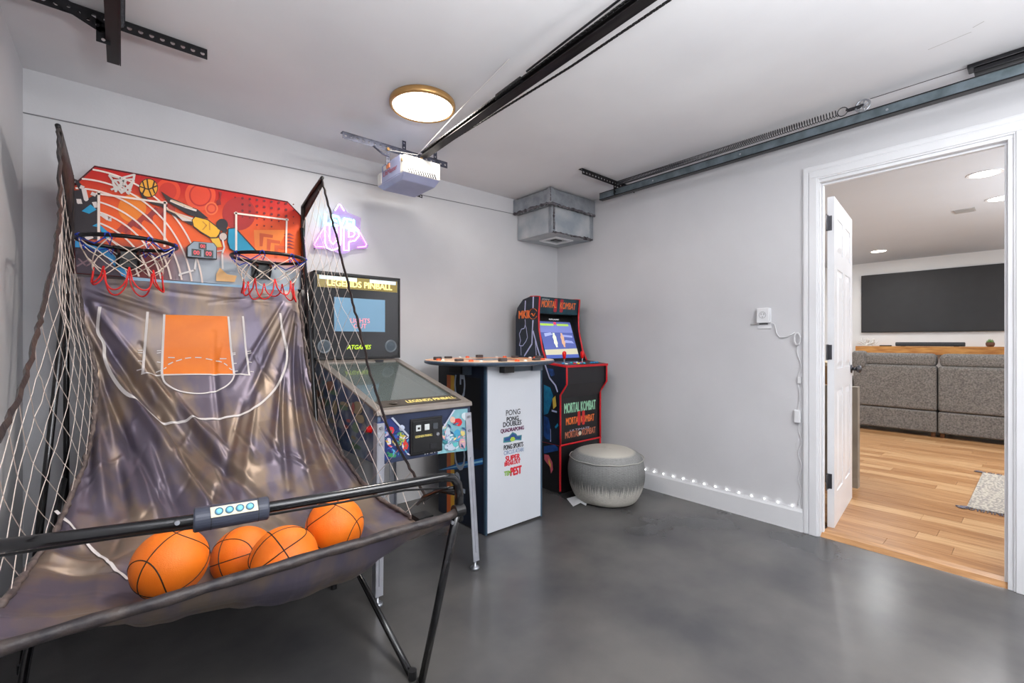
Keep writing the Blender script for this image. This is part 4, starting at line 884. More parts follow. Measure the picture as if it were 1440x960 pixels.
    for b in ((bx0, bx1, bz1-.012, bz1), (bx0, bx1, bz0, bz0+.012), (bx0, bx0+.01, bz0, bz1), (bx1-.01, bx1, bz0, bz1)): fr.box(b[0], b[1], by0-.008, by0, b[2], b[3])
    fr.build('backbox_frame', BLACK, t)
    MB().box(bx0+.01, bx1-.01, by0-.003, by0-.0005, bz0+.012, bz1-.012).build('gloss_panel', mat('gloss_black_panel', (36, 37, 40), .08, spec=.8), t)
    MB().box(bx0+.02, bx1-.02, by0-.006, by0-.003, bz1-.092, bz1-.022).build('marquee_strip', mat('marquee_glow', (120, 106, 52), .3, emit=.35), t)
    MB().box(bx0+.03, bx0+.25, by0-.0068, by0-.006, bz1-.045, bz1-.024).build('marquee_sky', mat('marquee_pale', (176, 200, 214), .3, emit=.7), t)
    MB().box(bx0+.33, bx1-.03, by0-.0068, by0-.006, bz1-.045, bz1-.024).build('marquee_sky', mat('marquee_pale', (176, 200, 214), .3, emit=.7), t)
    text('LEGENDS PINBALL', mat('marquee_letters', (250, 236, 140), .3, emit=.9), t, Vector((bx0+.075, by0-.0075, bz1-.08)), EX, EZ, .40, .036, bold=.05)
    s_ = MB().box(bx0+.115, bx0+.43, by0-.006, by0-.003, bz0+.165, bz0+.365).build('backbox_screen', mat('backglass_blue', (96, 128, 152), .2, rgb2=(110, 150, 150), emit=.55), t)
    text('LIGHTS\nOUT', mat('pink_letters', (214, 130, 140), .3, emit=.6), t, Vector((bx0+.21, by0-.007, bz0+.185)), EX, EZ, .12, .06, bold=.02)
    for x in (bx0+.06, bx1-.062):
        MB().lathe([(.030, 0), (.036, .004), (.040, .001), (.041, 0)], (x, by0-.0035, bz0+.075), 28, 'y').build('speaker_ring', mat('speaker_grey', (104, 112, 120), .35, metal=.4), t, smooth=True)
        MB().lathe([(.0001, .003), (.030, .001), (.030, 0)], (x, by0-.0035, bz0+.075), 24, 'y').build('speaker_cone', mat('speaker_mesh', (62, 74, 84), .6), t)
    text('ATGAMES', mat('lime_logo', (176, 205, 50), .3, emit=.5), t, Vector((bx0+.19, by0-.0035, bz0+.058)), EX, EZ, .15, .026, bold=.05, shear=.3)
    MB().box(bx0+.35, bx0+.40, by0-.05, by0-.01, bz0-.02, bz0-.008).build('hinge_latch', DSTEEL, t)
pinball()

# ================================================================== NEON SIGN
ns = thing('neon_sign', 'pink, violet and cyan neon sign shaped as a triangle with lettering', 'neon sign', (1.07, 2.97, 1.87))
NY = 2.955
nz_ = lambda X, Y, d=0: onY(420+X/3.84, 270+Y/3.84, NY-d)
PK = mat('neon_pink', (255, 130, 235), .3, emit=3.2); VI = mat('neon_lilac', (236, 205, 255), .3, emit=3.4); CY = mat('neon_cyan', (130, 250, 255), .3, emit=5.0)
def neon(pts, m, r=.004, closed=False, nm='neon_tube'): MB().tube([nz_(*p, .012) for p in pts], r, 8, closed).build(nm, m, ns, smooth=True)
back = [(80, 300), (205, 78), (220, 58), (238, 78), (262, 110), (335, 140), (330, 215), (375, 290), (368, 305), (290, 308), (260, 330), (225, 335), (180, 318), (140, 305), (95, 308)]
MB().prism([nz_(*p) for p in back], (0, -.006, 0)).build('acrylic_back', mat('acrylic_violet', (206, 176, 236), .15, alpha=.5), ns)
neon([(140, 296), (90, 294), (84, 284), (100, 254), (138, 190)], PK); neon([(318, 196), (340, 235), (366, 282), (360, 295), (318, 298)], PK); neon([(196, 100), (214, 70), (221, 66), (228, 72), (246, 102)], VI)
neon([(142, 180), (142, 270), (152, 300), (180, 315), (212, 304), (226, 280), (229, 180), (205, 178), (204, 262), (186, 282), (168, 262), (166, 178)], VI, closed=True)
neon([(244, 315), (244, 190), (262, 182), (300, 184), (324, 204), (326, 236), (304, 262), (272, 268), (270, 315)], VI, closed=True); neon([(270, 208), (296, 210), (304, 226), (294, 240), (270, 244)], VI, closed=True)
text('LEVEL', CY, ns, nz_(140, 172, .012), Vector((1, 0, -.06)).normalized(), EZ, .215, .068, name='cyan_lettering', bold=.06, off=.003)
MB().tube([nz_(195, 335, -.02), nz_(190, 360, -.02), nz_(160, 385, -.02), nz_(120, 415, -.02), nz_(60, 430, -.02)], .0018, 5).build('power_cord', cw, ns)
for p in ((225, 72), (95, 300), (360, 300)):
    a = nz_(*p); MB().cyl((a.x, NY, a.z), (a.x, YB-.0005, a.z), .005, 10).build('standoff', STEEL, ns)

# ================================================================== BASKETBALL ARCADE GAME
CLOTH = mat('black_nylon_painted_sheen', (142, 126, 113), .45, metal=.68, rgb2=(112, 105, 120), scale=4, bump=.12, bscale=9, detail=3, stretch=(2.2, 1, .6), lo=.42, hi=.58)  # stretched tan and lilac noise paints an iridescent sheen into the black nylon
CLOTHD = mat('sleeve_nylon', (34, 30, 34), .5, rgb2=(66, 56, 52), scale=26, detail=5, bump=.4, bscale=40)
NETW = mat('net_cord_white', (232, 216, 206), .7)
bg = thing('basketball_arcade_game', 'two-hoop basketball arcade game with sloping black cloth and side nets', 'arcade game', (.31, 2.0, 0))
PROF = [(2.790, 1.445), (2.765, 1.36), (2.735, 1.255), (2.71, 1.12), (2.665, 1.0), (2.58, .885), (2.45, .76), (2.3, .655), (2.12, .555), (1.92, .475), (1.72, .43), (1.55, .41), (1.40, .42), (1.28, .465), (1.20, .535), (1.165, .605), (1.155, .632)]
XLs = [-.150, -.145, -.135, -.105, -.085, -.085, -.092, -.110, -.14, -.17, -.19, -.195, -.20, -.20, -.20, -.20, -.20]
XRs = [.770, .772, .775, .782, .785, .79, .79, .79, .79, .79, .79, .79, .788, .785, .782, .78, .78]
pr = np.array(PROF); sl_ = np.concatenate([[0], np.cumsum(np.hypot(np.diff(pr[:, 0]), np.diff(pr[:, 1])))]); LEN = sl_[-1]
def smooth_interp(s, arr):
    # light smoothing of the polyline
    return (np.interp(s-.03, sl_, arr)+2*np.interp(s, sl_, arr)+np.interp(s+.03, sl_, arr))/4
def base(s): return smooth_interp(s, pr[:, 0]), smooth_interp(s, pr[:, 1])
def xl(s): return smooth_interp(s, np.array(XLs))
def xr(s): return smooth_interp(s, np.array(XRs))
EDGE_S = np.array([0, .5, .9, 1.2, 1.5, 1.75, 1.95, 2.1, LEN]); EDGE_E = np.array([0, 0, .02, .045, .07, .10, .10, .06, 0])
def px_s(px, py):
    """pixel -> (x, s) on the smooth sheet"""
    r = ray(px, py); best = None
    ss = np.linspace(0, LEN, 400); yy, zz_ = base(ss); t = yy/r[1]; f = H+r[2]*t-zz_
    for i in range(len(ss)-1):
        if f[i]*f[i+1] <= 0:
            k = f[i]/(f[i]-f[i+1]+1e-12); s = ss[i]+k*(ss[i+1]-ss[i]); y = yy[i]+k*(yy[i+1]-yy[i]); return (r[0]*y/r[1], s)
    i = int(np.argmin(abs(f))); return (r[0]*yy[i]/r[1], ss[i])
FOLDS = []
def fold(a, b, w0, w1, amp):
    A_, B_ = px_s(*a), px_s(*b); FOLDS.append((A_, B_, w0, w1, amp))
# diagonal folds fanning from the upper left
fold((122, 440), (300, 655), .018, .035, -.034); fold((140, 440), (345, 650), .014, .024, .020); fold((128, 470), (250, 640), .012, .03, .024)
fold((132, 500), (215, 690), .010, .026, -.024); fold((140, 530), (190, 720), .010, .022, .018); fold((175, 540), (290, 700), .012, .022, .016); fold((160, 560), (240, 725), .010, .016, -.014)
fold((215, 545), (330, 670), .010, .018, -.014); fold((250, 560), (350, 680), .010, .018, .012); fold((205, 500), (420, 740), .012, .026, -.018)
# right side
fold((405, 440), (350, 560), .010, .022, -.016); fold((412, 450), (385, 640), .010, .020, .018); fold((415, 470), (440, 680), .010, .018, -.022); fold((422, 500), (470, 690), .010, .016, .016); fold((400, 500), (405, 680), .010, .018, -.018)
fold((395, 430), (330, 540), .010, .016, .010); fold((430, 540), (500, 690), .008, .014, -.016); fold((360, 560), (340, 700), .012, .022, .010); fold((340, 570), (300, 720), .012, .022, -.009)
# across the top under the board
fold((125, 405), (235, 440), .010, .016, -.010); fold((150, 400), (330, 420), .010, .014, .007); fold((250, 410), (410, 425), .010, .016, -.008); fold((300, 425), (415, 412), .008, .014, .007); fold((120, 420), (200, 448), .010, .016, .009)
# lower left, flat part
fold((20, 780), (130, 800), .02, .03, -.02); fold((10, 830), (150, 820), .02, .03, .016); fold((135, 600), (150, 740), .014, .022, .024); fold((160, 600), (185, 745), .014, .02, -.020); fold((185, 610), (225, 745), .012, .02, .018); fold((215, 620), (265, 745), .012, .018, -.016)
fold((130, 560), (120, 720), .012, .022, -.022); fold((250, 640), (310, 740), .012, .02, .014); fold((300, 480), (330, 700), .012, .02, -.008); fold((230, 590), (330, 740), .01, .016, -.016)
fold((80, 745), (120, 800), .012, .02, .012); fold((60, 850), (170, 830), .012, .02, -.012)
# by the right front corner
fold((525, 700), (600, 705), .012, .02, -.012); fold((520, 720), (610, 722), .012, .016, .010)
r0 = random.Random(9)
for k in range(40):
    x = r0.uniform(-.1, .75); s = r0.uniform(.3, 1.5); a = r0.uniform(-.5, .5)+(.3-x)*.9; l = r0.uniform(.08, .3)
    FOLDS.append(((x, s), (x+math.sin(a)*l*-1, s+math.cos(a)*l), .006, .012, r0.choice((-1, 1))*r0.uniform(.002, .006)))
for k in range(14):   # gathers hanging under the lip
    x = -.16+k*.07+r0.uniform(-.02, .02); FOLDS.append(((x, 1.92), (x+r0.uniform(-.05, .05), 2.17), .02, .025, r0.choice((-1, 1))*r0.uniform(.002, .005)))
def disp(x, s):
    d = .010*np.sin(x*21+s*5+2*np.sin(x*7))*np.clip((s-.45)/.5, 0, 1)*np.clip((1.9-s)/.4, 0, 1)
    for (A_, B_, w0, w1, amp) in FOLDS:
        ax, as_ = A_; bx_, bs = B_; L2 = (bx_-ax)**2+(bs-as_)**2
        t = ((x-ax)*(bx_-ax)+(s-as_)*(bs-as_))/L2; tc_ = np.clip(t, -.05, 1.05)
        dd = np.hypot(x-(ax+tc_*(bx_-ax)), s-(as_+tc_*(bs-as_))); w = w0+(w1-w0)*np.clip(t, 0, 1)
        g = np.exp(-(dd/w)**2)*np.sin(np.clip(t, 0, 1)*PI*.8+.35)**1; d += amp*1.2*g
    return d
def F(x, s, off=0):
    """point(s) of the cloth at across-coordinate x (metres) and length s"""
    x = np.asarray(x, float); s = np.asarray(s, float)
    y, z = base(s); y1, z1 = base(s+.01); y0, z0 = base(s-.01)
    ty, tz = y1-y0, z1-z0; n = np.hypot(ty, tz)+1e-9; ny, nz = tz/n*1, -ty/n*1      # normal to the upper/front side
    L_, R_ = xl(s), xr(s); w = np.clip((x-L_)/(R_-L_), 0, 1)
    e = np.interp(s, EDGE_S, EDGE_E)*np.abs(2*w-1)**3+np.interp(s, [0, 1.3, 1.75, 1.95, 2.1, LEN], [0, 0, .75, 1, .8, 0])*np.interp(x, [-.2, -.05, .02, .12, .2, .32, .5, .66, .79], [.07, .085, .06, .055, .045, .0, 0, .045, .0])
    fade = np.clip(s/.08, 0, 1)*np.clip((LEN-s)/.06, 0, 1)*np.clip(w/.03, .15, 1)*np.clip((1-w)/.03, .15, 1)
    d = disp(x, s)*fade*.9
    sgn = 1
    return x, y+(-abs(1)*0)+ny*(d+off)*sgn, z+e+nz*(d+off)*sgn
NS, NW = 400, 280
S_, W_ = np.meshgrid(np.linspace(0, LEN, NS), np.linspace(0, 1, NW), indexing='ij')
X_ = xl(S_)+W_*(xr(S_)-xl(S_)); xx, yy, zz2 = F(X_, S_)
mb = MB(); mb.grid([[(xx[i, j], yy[i, j], zz2[i, j]) for j in range(NW)] for i in range(NS)])
cloth = mb.build('ball_return_cloth', CLOTH, bg, smooth=True)
def ribbon(pts, w, name, m, off=.0028, step=.004, closed=False):
    P = [px_s(*p) for p in pts]; Q = []
    for (a, b) in zip(P, P[1:]):
        n = max(2, int(math.hypot(b[0]-a[0], b[1]-a[1])/step)); Q += [(a[0]+(b[0]-a[0])*k/n, a[1]+(b[1]-a[1])*k/n) for k in range(n)]
    Q.append(P[-1]); Q = np.array(Q); T = np.gradient(Q, axis=0); T /= np.linalg.norm(T, axis=1)[:, None]+1e-9
    Nn = np.stack([-T[:, 1], T[:, 0]], 1)
    rows_ = []
    for o in (-1, 0, 1):
        q = Q+Nn*w*o; rows_.append(list(zip(*F(q[:, 0], q[:, 1], off))))
    m_ = MB(); m_.grid(rows_); return m_.build(name, m, cloth, smooth=True)
def arcpts(cx, cy, rx, ry, a0, a1, n=24): return [(cx+rx*math.cos(a0+(a1-a0)*k/n), cy+ry*math.sin(a0+(a1-a0)*k/n)) for k in range(n+1)]
zc_ = lambda L_: [(90+X/4.114, 380+Y/4.114) for X, Y in L_]
def cr_(pts, n=6):   # Catmull-Rom through the points
    out = []; P = [pts[0]]+list(pts)+[pts[-1]]
    for i in range(1, len(P)-2):
        for k in range(n):
            t = k/n; out.append(tuple(.5*((2*P[i][j])+(-P[i-1][j]+P[i+1][j])*t+(2*P[i-1][j]-5*P[i][j]+4*P[i+1][j]-P[i+2][j])*t*t+(-P[i-1][j]+3*P[i][j]-3*P[i+1][j]+P[i+2][j])*t**3) for j in (0, 1)))
    return out+[pts[-1]]
LW = mat('court_line_white', (226, 220, 218), .5)
KO = mat('court_key_orange', (240, 128, 24), .5, rgb2=(232, 118, 20))
# orange key
c4 = [px_s(*p) for p in zc_([(582, 256), (950, 266), (978, 604), (570, 604)])]
rows_ = []
for i in range(60):
    v = i/59; l = np.array(c4[0])*(1-v)+np.array(c4[3])*v; r_ = np.array(c4[1])*(1-v)+np.array(c4[2])*v; u = np.linspace(0, 1, 50)[:, None]; q = l*(1-u)+r_*u
    rows_.append(list(zip(*F(q[:, 0], q[:, 1], .0015))))
MB().grid(rows_).build('orange_key', KO, cloth, smooth=True)
ribbon(zc_([(580, 254), (566, 590), (570, 620)]), .0045, 'court_line', LW, .003); ribbon(zc_([(950, 268), (984, 600)]), .0045, 'court_line', LW, .003)
ribbon(zc_([(484, 240), (455, 600)]), .0048, 'court_line', LW, .003); ribbon(zc_([(1034, 266), (1072, 606)]), .0045, 'court_line', LW, .003)
ribbon(zc_([(446, 603), (560, 606), (760, 602), (984, 603), (1078, 606)]), .0035, 'court_line', LW, .003)
ribbon(zc_(cr_([(566, 600), (585, 650), (650, 694), (740, 711), (830, 708), (920, 680), (970, 640), (986, 600)])), .0035, 'court_line', LW, .003)
ribbon(zc_(cr_([(208, 214), (194, 345), (230, 420), (238, 520), (290, 640), (370, 740), (480, 800), (560, 856), (640, 866), (780, 860), (920, 852), (1040, 830), (1130, 780), (1220, 690), (1270, 590), (1288, 490), (1268, 370), (1250, 248)])), .0055, 'court_line', LW, .003)
ribbon(cr_([(78, 738), (95, 757), (115, 775), (140, 800), (155, 822), (180, 845)]), .0045, 'court_line', LW, .003)
for a, b in [((427, 464), (455, 460)), ((427, 478), (455, 475)), ((427, 532), (452, 530)), ((420, 580), (450, 580)), ((537, 466), (562, 464)), ((537, 480), (560, 476)), ((537, 530), (558, 534)), ((532, 588), (560, 580)),
             ((1060, 470), (1080, 468)), ((1060, 484), (1082, 480)), ((1068, 534), (1086, 534)), ((1078, 586), (1096, 588)), ((972, 480), (992, 478)), ((972, 490), (992, 486)), ((980, 540), (998, 538)), ((984, 586), (1006, 584))]:
    ribbon(zc_([a, b]), .0022, 'court_line', LW, .003)
for a, b in [((602, 546), (630, 532)), ((648, 526), (682, 516)), ((700, 510), (735, 506)), ((758, 505), (795, 506)), ((820, 512), (858, 518)), ((878, 524), (912, 532)), ((925, 538), (945, 552)), ((955, 566), (972, 578)), ((578, 572), (592, 562)), ((602, 505), (640, 506)), ((900, 513), (940, 512))]:
    ribbon(zc_([a, b]), .0024, 'court_line', LW, .0035)
# hem sleeve on the front lip
lip = [(-.215, 1.15, .628)]+[(x, 1.155-.002*math.sin(x*30), .628) for x in np.linspace(-.15, .74, 26)]+[(.77, 1.165, .628)]
MB().tube(lip, [.0125+.0012*math.sin(i*1.9) for i in range(len(lip))], 12).build('lip_sleeve', CLOTHD, bg, smooth=True)
# ---- frame tubes
def tubep(pts, r, name, m=TUBE, seg=12, par=bg, **k): return MB().tube(pts, r, seg).build(name, m, par, smooth=True, **k)
tubep([(.775, 1.165, .628), (.765, 1.26, .30), (.752, 1.345, .003)], .0125, 'front_leg'); tubep([(-.205, 1.165, .628), (-.215, 1.26, .30), (-.225, 1.345, .003)], .0125, 'front_leg')
tubep([(.752, 1.40, .003), (.75, 1.93, .205), (.775, 2.45, .44), (.79, 2.72, .56)], .0115, 'diagonal_leg'); tubep([(-.215, 1.46, .003), (-.215, 1.93, .205), (-.20, 2.45, .44), (-.19, 2.72, .56)], .0115, 'diagonal_leg')
tubep([(.748, 2.15, .003), (.762, 2.45, .75), (.785, 2.64, 1.27), (.785, 2.78, 1.80)], .0115, 'rear_leg'); tubep([(-.263, 2.31, .003), (-.214, 2.497, .75), (-.185, 2.66, 1.27), (-.178, 2.78, 1.80)], .0115, 'rear_leg')
for x in (-.19, .79): tubep([(x, 2.84, .003), (x, 2.84, 1.80)], .0105, 'rear_post')
for (x, y) in ((.752, 1.345), (-.225, 1.345), (.752, 1.40), (-.215, 1.46), (.748, 2.15), (-.263, 2.31), (-.19, 2.84), (.79, 2.84)):
    MB().cyl((x, y, .0005), (x, y, .03), .0155, 14, .0145).build('foot_cap', BLACK, bg, smooth=False)
# upper handrail with rounded corner
hr_ = [(-.26, 1.315, .762), (-.10, 1.28, .757), (.12, 1.232, .752), (.45, 1.205, .745), (.66, 1.185, .742), (.735, 1.178, .741), (.768, 1.176, .733), (.785, 1.175, .712), (.790, 1.174, .68), (.786, 1.17, .60)]
tubep(cr_.__call__ and [Vector(p) for p in hr_], .0135, 'handrail')
tubep([(-.26, 1.325, .738), (.0, 1.28, .733), (.12, 1.255, .728), (.45, 1.215, .722), (.62, 1.195, .722), (.76, 1.19, .70)], .003, 'rail_cable', BLACK, 6)
tubep([(.79, 1.18, .68), (.79, 1.30, .66), (.79, 1.40, .60)], .008, 'hub_strut'); tubep([(.775, 1.18, .70), (.76, 1.22, .69), (.74, 1.30, .65), (.76, 1.38, .60)], .006, 'hub_strut')
MB().cyl((.768, 1.168, .632), (.80, 1.168, .632), .019, 18).build('corner_hub', BLACK, bg, smooth=False)
MB().box(.70, .75, 1.26, 1.31, .585, .60).build('velcro_pad', mat('pad_black', (14, 14, 16), .9), bg)
MB().cyl((.752, 1.150, .607), (.752, 1.158, .607), .0055, 10).build('rivet', STEEL, bg)
for p in ((.08, 1.222, .765),): MB().cyl((p[0]+.01, 1.228, .757), (p[0]+.01, 1.214, .759), .005, 12).build('rivet', STEEL, bg)
# handrail control unit
cuA, cuB = Vector((.120, 1.2315, .752)), Vector((.268, 1.218, .7485)); cd_ = (cuB-cuA).normalized()
unit = MB().tube([cuA, cuA.lerp(cuB, .02), cuA.lerp(cuB, .98), cuB], [.024, .027, .027, .024], 28).build('control_unit', mat('unit_slate', (62, 66, 80), .4, rgb2=(52, 56, 70)), bg, smooth=False, bevel=0)
MB().tube([cuA.lerp(cuB, .215), cuA.lerp(cuB, .225)], .0276, 28).build('joint_line', BLACK, unit); MB().tube([cuA.lerp(cuB, .84), cuA.lerp(cuB, .85)], .0276, 28).build('joint_line', BLACK, unit)
Vp = Vector((0, .62, .78)).normalized(); Np = cd_.cross(Vp).normalized(); a = cuA.lerp(cuB, .21)+Np*.0255-Vp*.0005; 
def PP(u, v, o=0): return cuA.lerp(cuB, .21+.62*u)+Np*(.0262+o)+Vp*(-.012+.024*v)
MB().prism([PP(0, 0), PP(1, 0), PP(1, 1), PP(0, 1)], Np*.002).build('button_panel', mat('panel_cream', (238, 224, 196), .45), unit)
for k in range(4):
    c = PP(.17+.22*k, .5, .002); MB().cyl(c, c+Np*.002, .0085, 20).build('push_button', mat('button_ring_teal', (20, 90, 110), .35), unit)
    MB().cyl(c+Np*.002, c+Np*.0032, .0058, 18, .004).build('push_button', mat('button_core_blue', (120, 196, 236), .3), unit)

# ---- side poles, sleeves, nets
def arm(side):
    x = -.185 if side < 0 else .79
    if side < 0:
        px = [(82, 179), (84, 240), (84, 300), (76, 365), (61, 430), (45, 500), (27, 555), (2, 615)]
        up_ = [onX(a, b, x) for a, b in px]+[Vector((-.20, 1.25, .90)), Vector((-.20, 1.19, .80))]
        # keep depth from ever growing along the strap
        outer = [up_[0]]
        yy_ = [2.46, 2.36, 2.24, 2.06, 1.88, 1.72, 1.58, 1.40]
        outer = []
        for (a, b), y in zip(px, yy_):
            p = onY(a, b, y); outer.append(p)
        outer += [Vector((-.215, 1.27, .92)), Vector((-.21, 1.2, .80))]
    else:
        px = [(452, 251), (470, 320), (487, 390), (505, 460), (522, 530), (545, 600), (575, 655), (600, 700)]
        outer = [onX(a, b, x) for a, b in px]
        yy_ = np.linspace(2.45, 1.37, 8); outer = [onY(a, b, y) for (a, b), y in zip(px, yy_)]
        outer[0].x = x
    inner_s = np.linspace(.02, 1.86, 40)
    inner = [Vector((x+(.02 if side < 0 else 0), 2.78, 1.84)), Vector((-.168 if side < 0 else .79, 2.79, 1.70)), Vector((-.165 if side < 0 else .79, 2.79, 1.55))]
    for s in inner_s:
        xe = float(xl(s)) if side < 0 else float(xr(s)); p = F(np.array([xe]), np.array([s])); inner.append(Vector((float(p[0][0]), float(p[1][0]), float(p[2][0])+.004)))
    def resample(P, n):
        P = [Vector(p) for p in P]; d = [0]
        for a, b in zip(P, P[1:]): d.append(d[-1]+(b-a).length)
        out = []
        for k in range(n):
            t = d[-1]*k/(n-1); i = max(j for j in range(len(d)) if d[j] <= t+1e-9); i = min(i, len(P)-2); out.append(P[i].lerp(P[i+1], (t-d[i])/(d[i+1]-d[i]+1e-12)))
        return out
    n = 200; O = resample(outer, n); I = resample(inner, n)
    def Npt(u, v):     # u along, v across 0..1 outer->inner
        u = min(max(u, 0), 1); k = u*(n-1); i = min(int(k), n-2); f = k-i
        a = O[i].lerp(O[i+1], f); b = I[i].lerp(I[i+1], f); p = a.lerp(b, v); bow = math.sin(PI*v)*.03*math.sin(PI*u)
        return p+Vector((side*-bow*0.6, 0, -bow))
    # diamond net: two families of cords in the side plane, clipped between sleeve and cloth edge
    net = MB(); r = .0010
    PO = np.array([tuple(p) for p in O]); PI_ = np.array([tuple(p) for p in I]); poly = np.concatenate([PO[:, 1:], PI_[::-1, 1:]])
    def inside(q):
        c = np.zeros(len(q), bool); n_ = len(poly); jx = n_-1
        for ix in range(n_):
            a, b = poly[ix], poly[jx]
            cond = ((a[1] > q[:, 1]) != (b[1] > q[:, 1])) & (q[:, 0] < (b[0]-a[0])*(q[:, 1]-a[1])/(b[1]-a[1]+1e-12)+a[0]); c ^= cond; jx = ix
        return c
    for fam in (1, -1):
        d = np.array([1.0, 1.25*fam]); d /= np.linalg.norm(d); nn_ = np.array([-d[1], d[0]])
        for k in range(-45, 46):
            tt = np.arange(-2.2, 2.2, .014); q = np.array([2.0, 1.2])+nn_*(k*.082)+d*tt[:, None]; q[:, 0] = np.where(q[:, 0] < 2.2, 2.2-(2.2-q[:, 0])*1.7, q[:, 0]); q[:, 1] = np.where(q[:, 1] < 1.5, 1.5-(1.5-q[:, 1])*1.0, q[:, 1]); ok = inside(q); run = []
            for i_ in range(len(q)+1):
                if i_ < len(q) and ok[i_]:
                    y, z = q[i_]; do = np.hypot(PO[:, 1]-y, PO[:, 2]-z); di = np.hypot(PI_[:, 1]-y, PI_[:, 2]-z); a_, b_ = do.min(), di.min()
                    xx_ = (PO[do.argmin(), 0]*b_+PI_[di.argmin(), 0]*a_)/(a_+b_+1e-9); bow = .10*min(a_, b_)
                    run.append((xx_+side*bow*.5, y, z+.005*math.sin(y*9+z*7)))
                else:
                    if len(run) > 1: net.tube(run[::3]+[run[-1]], r, 4, cap=False)
                    run = []
    no = net.build('side_net', NETW, bg)
    # dark sleeve along the outer edge (flattened, crinkled)
    rr_ = random.Random(2 if side < 0 else 3); oo = resample(outer, 70); sl = MB(); wd = .017 if side < 0 else .0075
    rows2 = []
    L1, L2, L3, L4 = [], [], [], []
    for i, p in enumerate(oo):
        t = (oo[min(i+1, 69)]-oo[max(i-1, 0)]).normalized(); sd = t.cross(EX).normalized(); w = wd*(1+.25*rr_.uniform(-1, 1))*(1 if i > 4 else .6)
        j = Vector((rr_.uniform(-.003, .003), 0, 0))
        L1.append(p+sd*w+j); L2.append(p+Vector((.006, 0, 0))+j); L3.append(p-sd*w*.8+j); L4.append(p-Vector((.006, 0, 0))+j)
    sl.grid([L1, L2, L3, L4, L1]); sl.build('edge_sleeve', CLOTHD, bg, smooth=True)
    # inner hem along the cloth edge
    hem = resample(inner[3:], 90)
    MB().tube([p+Vector((rr_.uniform(-.003, .003), rr_.uniform(-.002, .002), rr_.uniform(-.002, .003))) for p in hem], [.0085*rr_.uniform(.7, 1.3) for _ in hem], 7).build('edge_hem', mat('hem_taupe', (112, 98, 92), .6, rgb2=(70, 60, 60), scale=40), bg, smooth=True)
    # arm pole from the board corner to the top and its cloth sleeve
    top = O[0]; bc_ = Vector((-.172 if side < 0 else .793, 2.79, 1.885 if side < 0 else 1.93))
    tubep([bc_, bc_.lerp(top, .5)+Vector((0, 0, .004)), top, top+(top-bc_).normalized()*.012], .009, 'arm_pole', BLACK)
    hang = .27 if side < 0 else .085
    cl = []
    for k in range(9):
        p = bc_.lerp(top, k/8); cl.append([p+Vector((.003*math.sin(k*2), 0, .010)), p+Vector((.010, 0, -.02)), p+Vector((.004, 0, -hang*(1-.55*k/8)))])
    g = MB().grid(cl); g.build('arm_sleeve', CLOTHD, bg, smooth=True, solid=.004)
    b2 = MB(); pts = [bc_+Vector((side*.004, .0, 0)), Vector((bc_.x, 2.785, 1.70)), Vector((bc_.x, 2.785, 1.45))]
    b2.tube(pts, [.014, .011, .009], 8); b2.build('board_sleeve', CLOTHD, bg, smooth=True)
arm(-1); arm(1)

# ---- backboard
BY = 2.80; BX0, BX1, BZ0, BZ1 = -.166, .786, 1.452, 1.942
BM = mat('backboard_print', (220, 60, 30), .4, spec=.25); N = BM.node_tree.nodes; L = BM.node_tree.links; b = N['Principled BSDF']
for l in list(b.inputs['Base Color'].links): L.remove(l)
tc = N.new('ShaderNodeTexCoord'); sp = N.new('ShaderNodeSeparateXYZ'); L.new(tc.outputs['Object'], sp.inputs[0])
def mr(src, a, b_, c=0, d=1): n = N.new('ShaderNodeMapRange'); L.new(src, n.inputs[0]); n.inputs[1].default_value = a; n.inputs[2].default_value = b_; n.inputs[3].default_value = c; n.inputs[4].default_value = d; n.interpolation_type = 'SMOOTHSTEP'; return n.outputs[0]
def mixc(f, a, b_):
    n = N.new('ShaderNodeMixRGB'); L.new(f, n.inputs[0])
    for i, v in ((1, a), (2, b_)):
        if isinstance(v, tuple): n.inputs[i].default_value = lin(v)
        else: L.new(v, n.inputs[i])
    return n.outputs[0]
xa = mr(sp.outputs[0], -.166, .786); 
topc = mixc(mr(sp.outputs[2], 1.94, 1.70), (190, 20, 18), (236, 92, 20))
lowc = mixc(mr(sp.outputs[0], .10, .36), (112, 44, 48), (176, 186, 196))
nzb = N.new('ShaderNodeTexNoise'); nzb.inputs['Scale'].default_value = 3.0; L.new(tc.outputs['Object'], nzb.inputs['Vector'])
ad = N.new('ShaderNodeMath'); ad.operation = 'MULTIPLY_ADD'; L.new(nzb.outputs[0], ad.inputs[0]); ad.inputs[1].default_value = .09; L.new(sp.outputs[2], ad.inputs[2])
fin = mixc(mr(ad.outputs[0], 1.69, 1.60), topc, lowc)
L.new(fin, b.inputs['Base Color'])
bo = [(BX0, BZ0), (BX0, 1.835), (-.095, BZ1), (.715, BZ1), (BX1, 1.875), (BX1, BZ0)]
board = MB().prism([(x, BY, z) for x, z in bo], (0, .014, 0)).build('backboard', BM, bg)
trimp = MB().tube([(x, BY+.007, z) for x, z in bo[1:5]], .008, 6); trimp.build('board_edging', mat('edging_maroon', (90, 24, 30), .4), board)
LAY = [0]
def nxt(): LAY[0] += 1; return .0008+LAY[0]*.00007
def B3(p, o): return onY(90+p[0]/4.8, 220+p[1]/4.8, BY) + Vector((0, -o, 0))
def B4(p, o): return onY(240+p[0]/4.8, 240+p[1]/4.8, BY) + Vector((0, -o, 0))
def pm(c): return mat('bprint_%d_%d_%d' % c, c, .4, spec=.25)
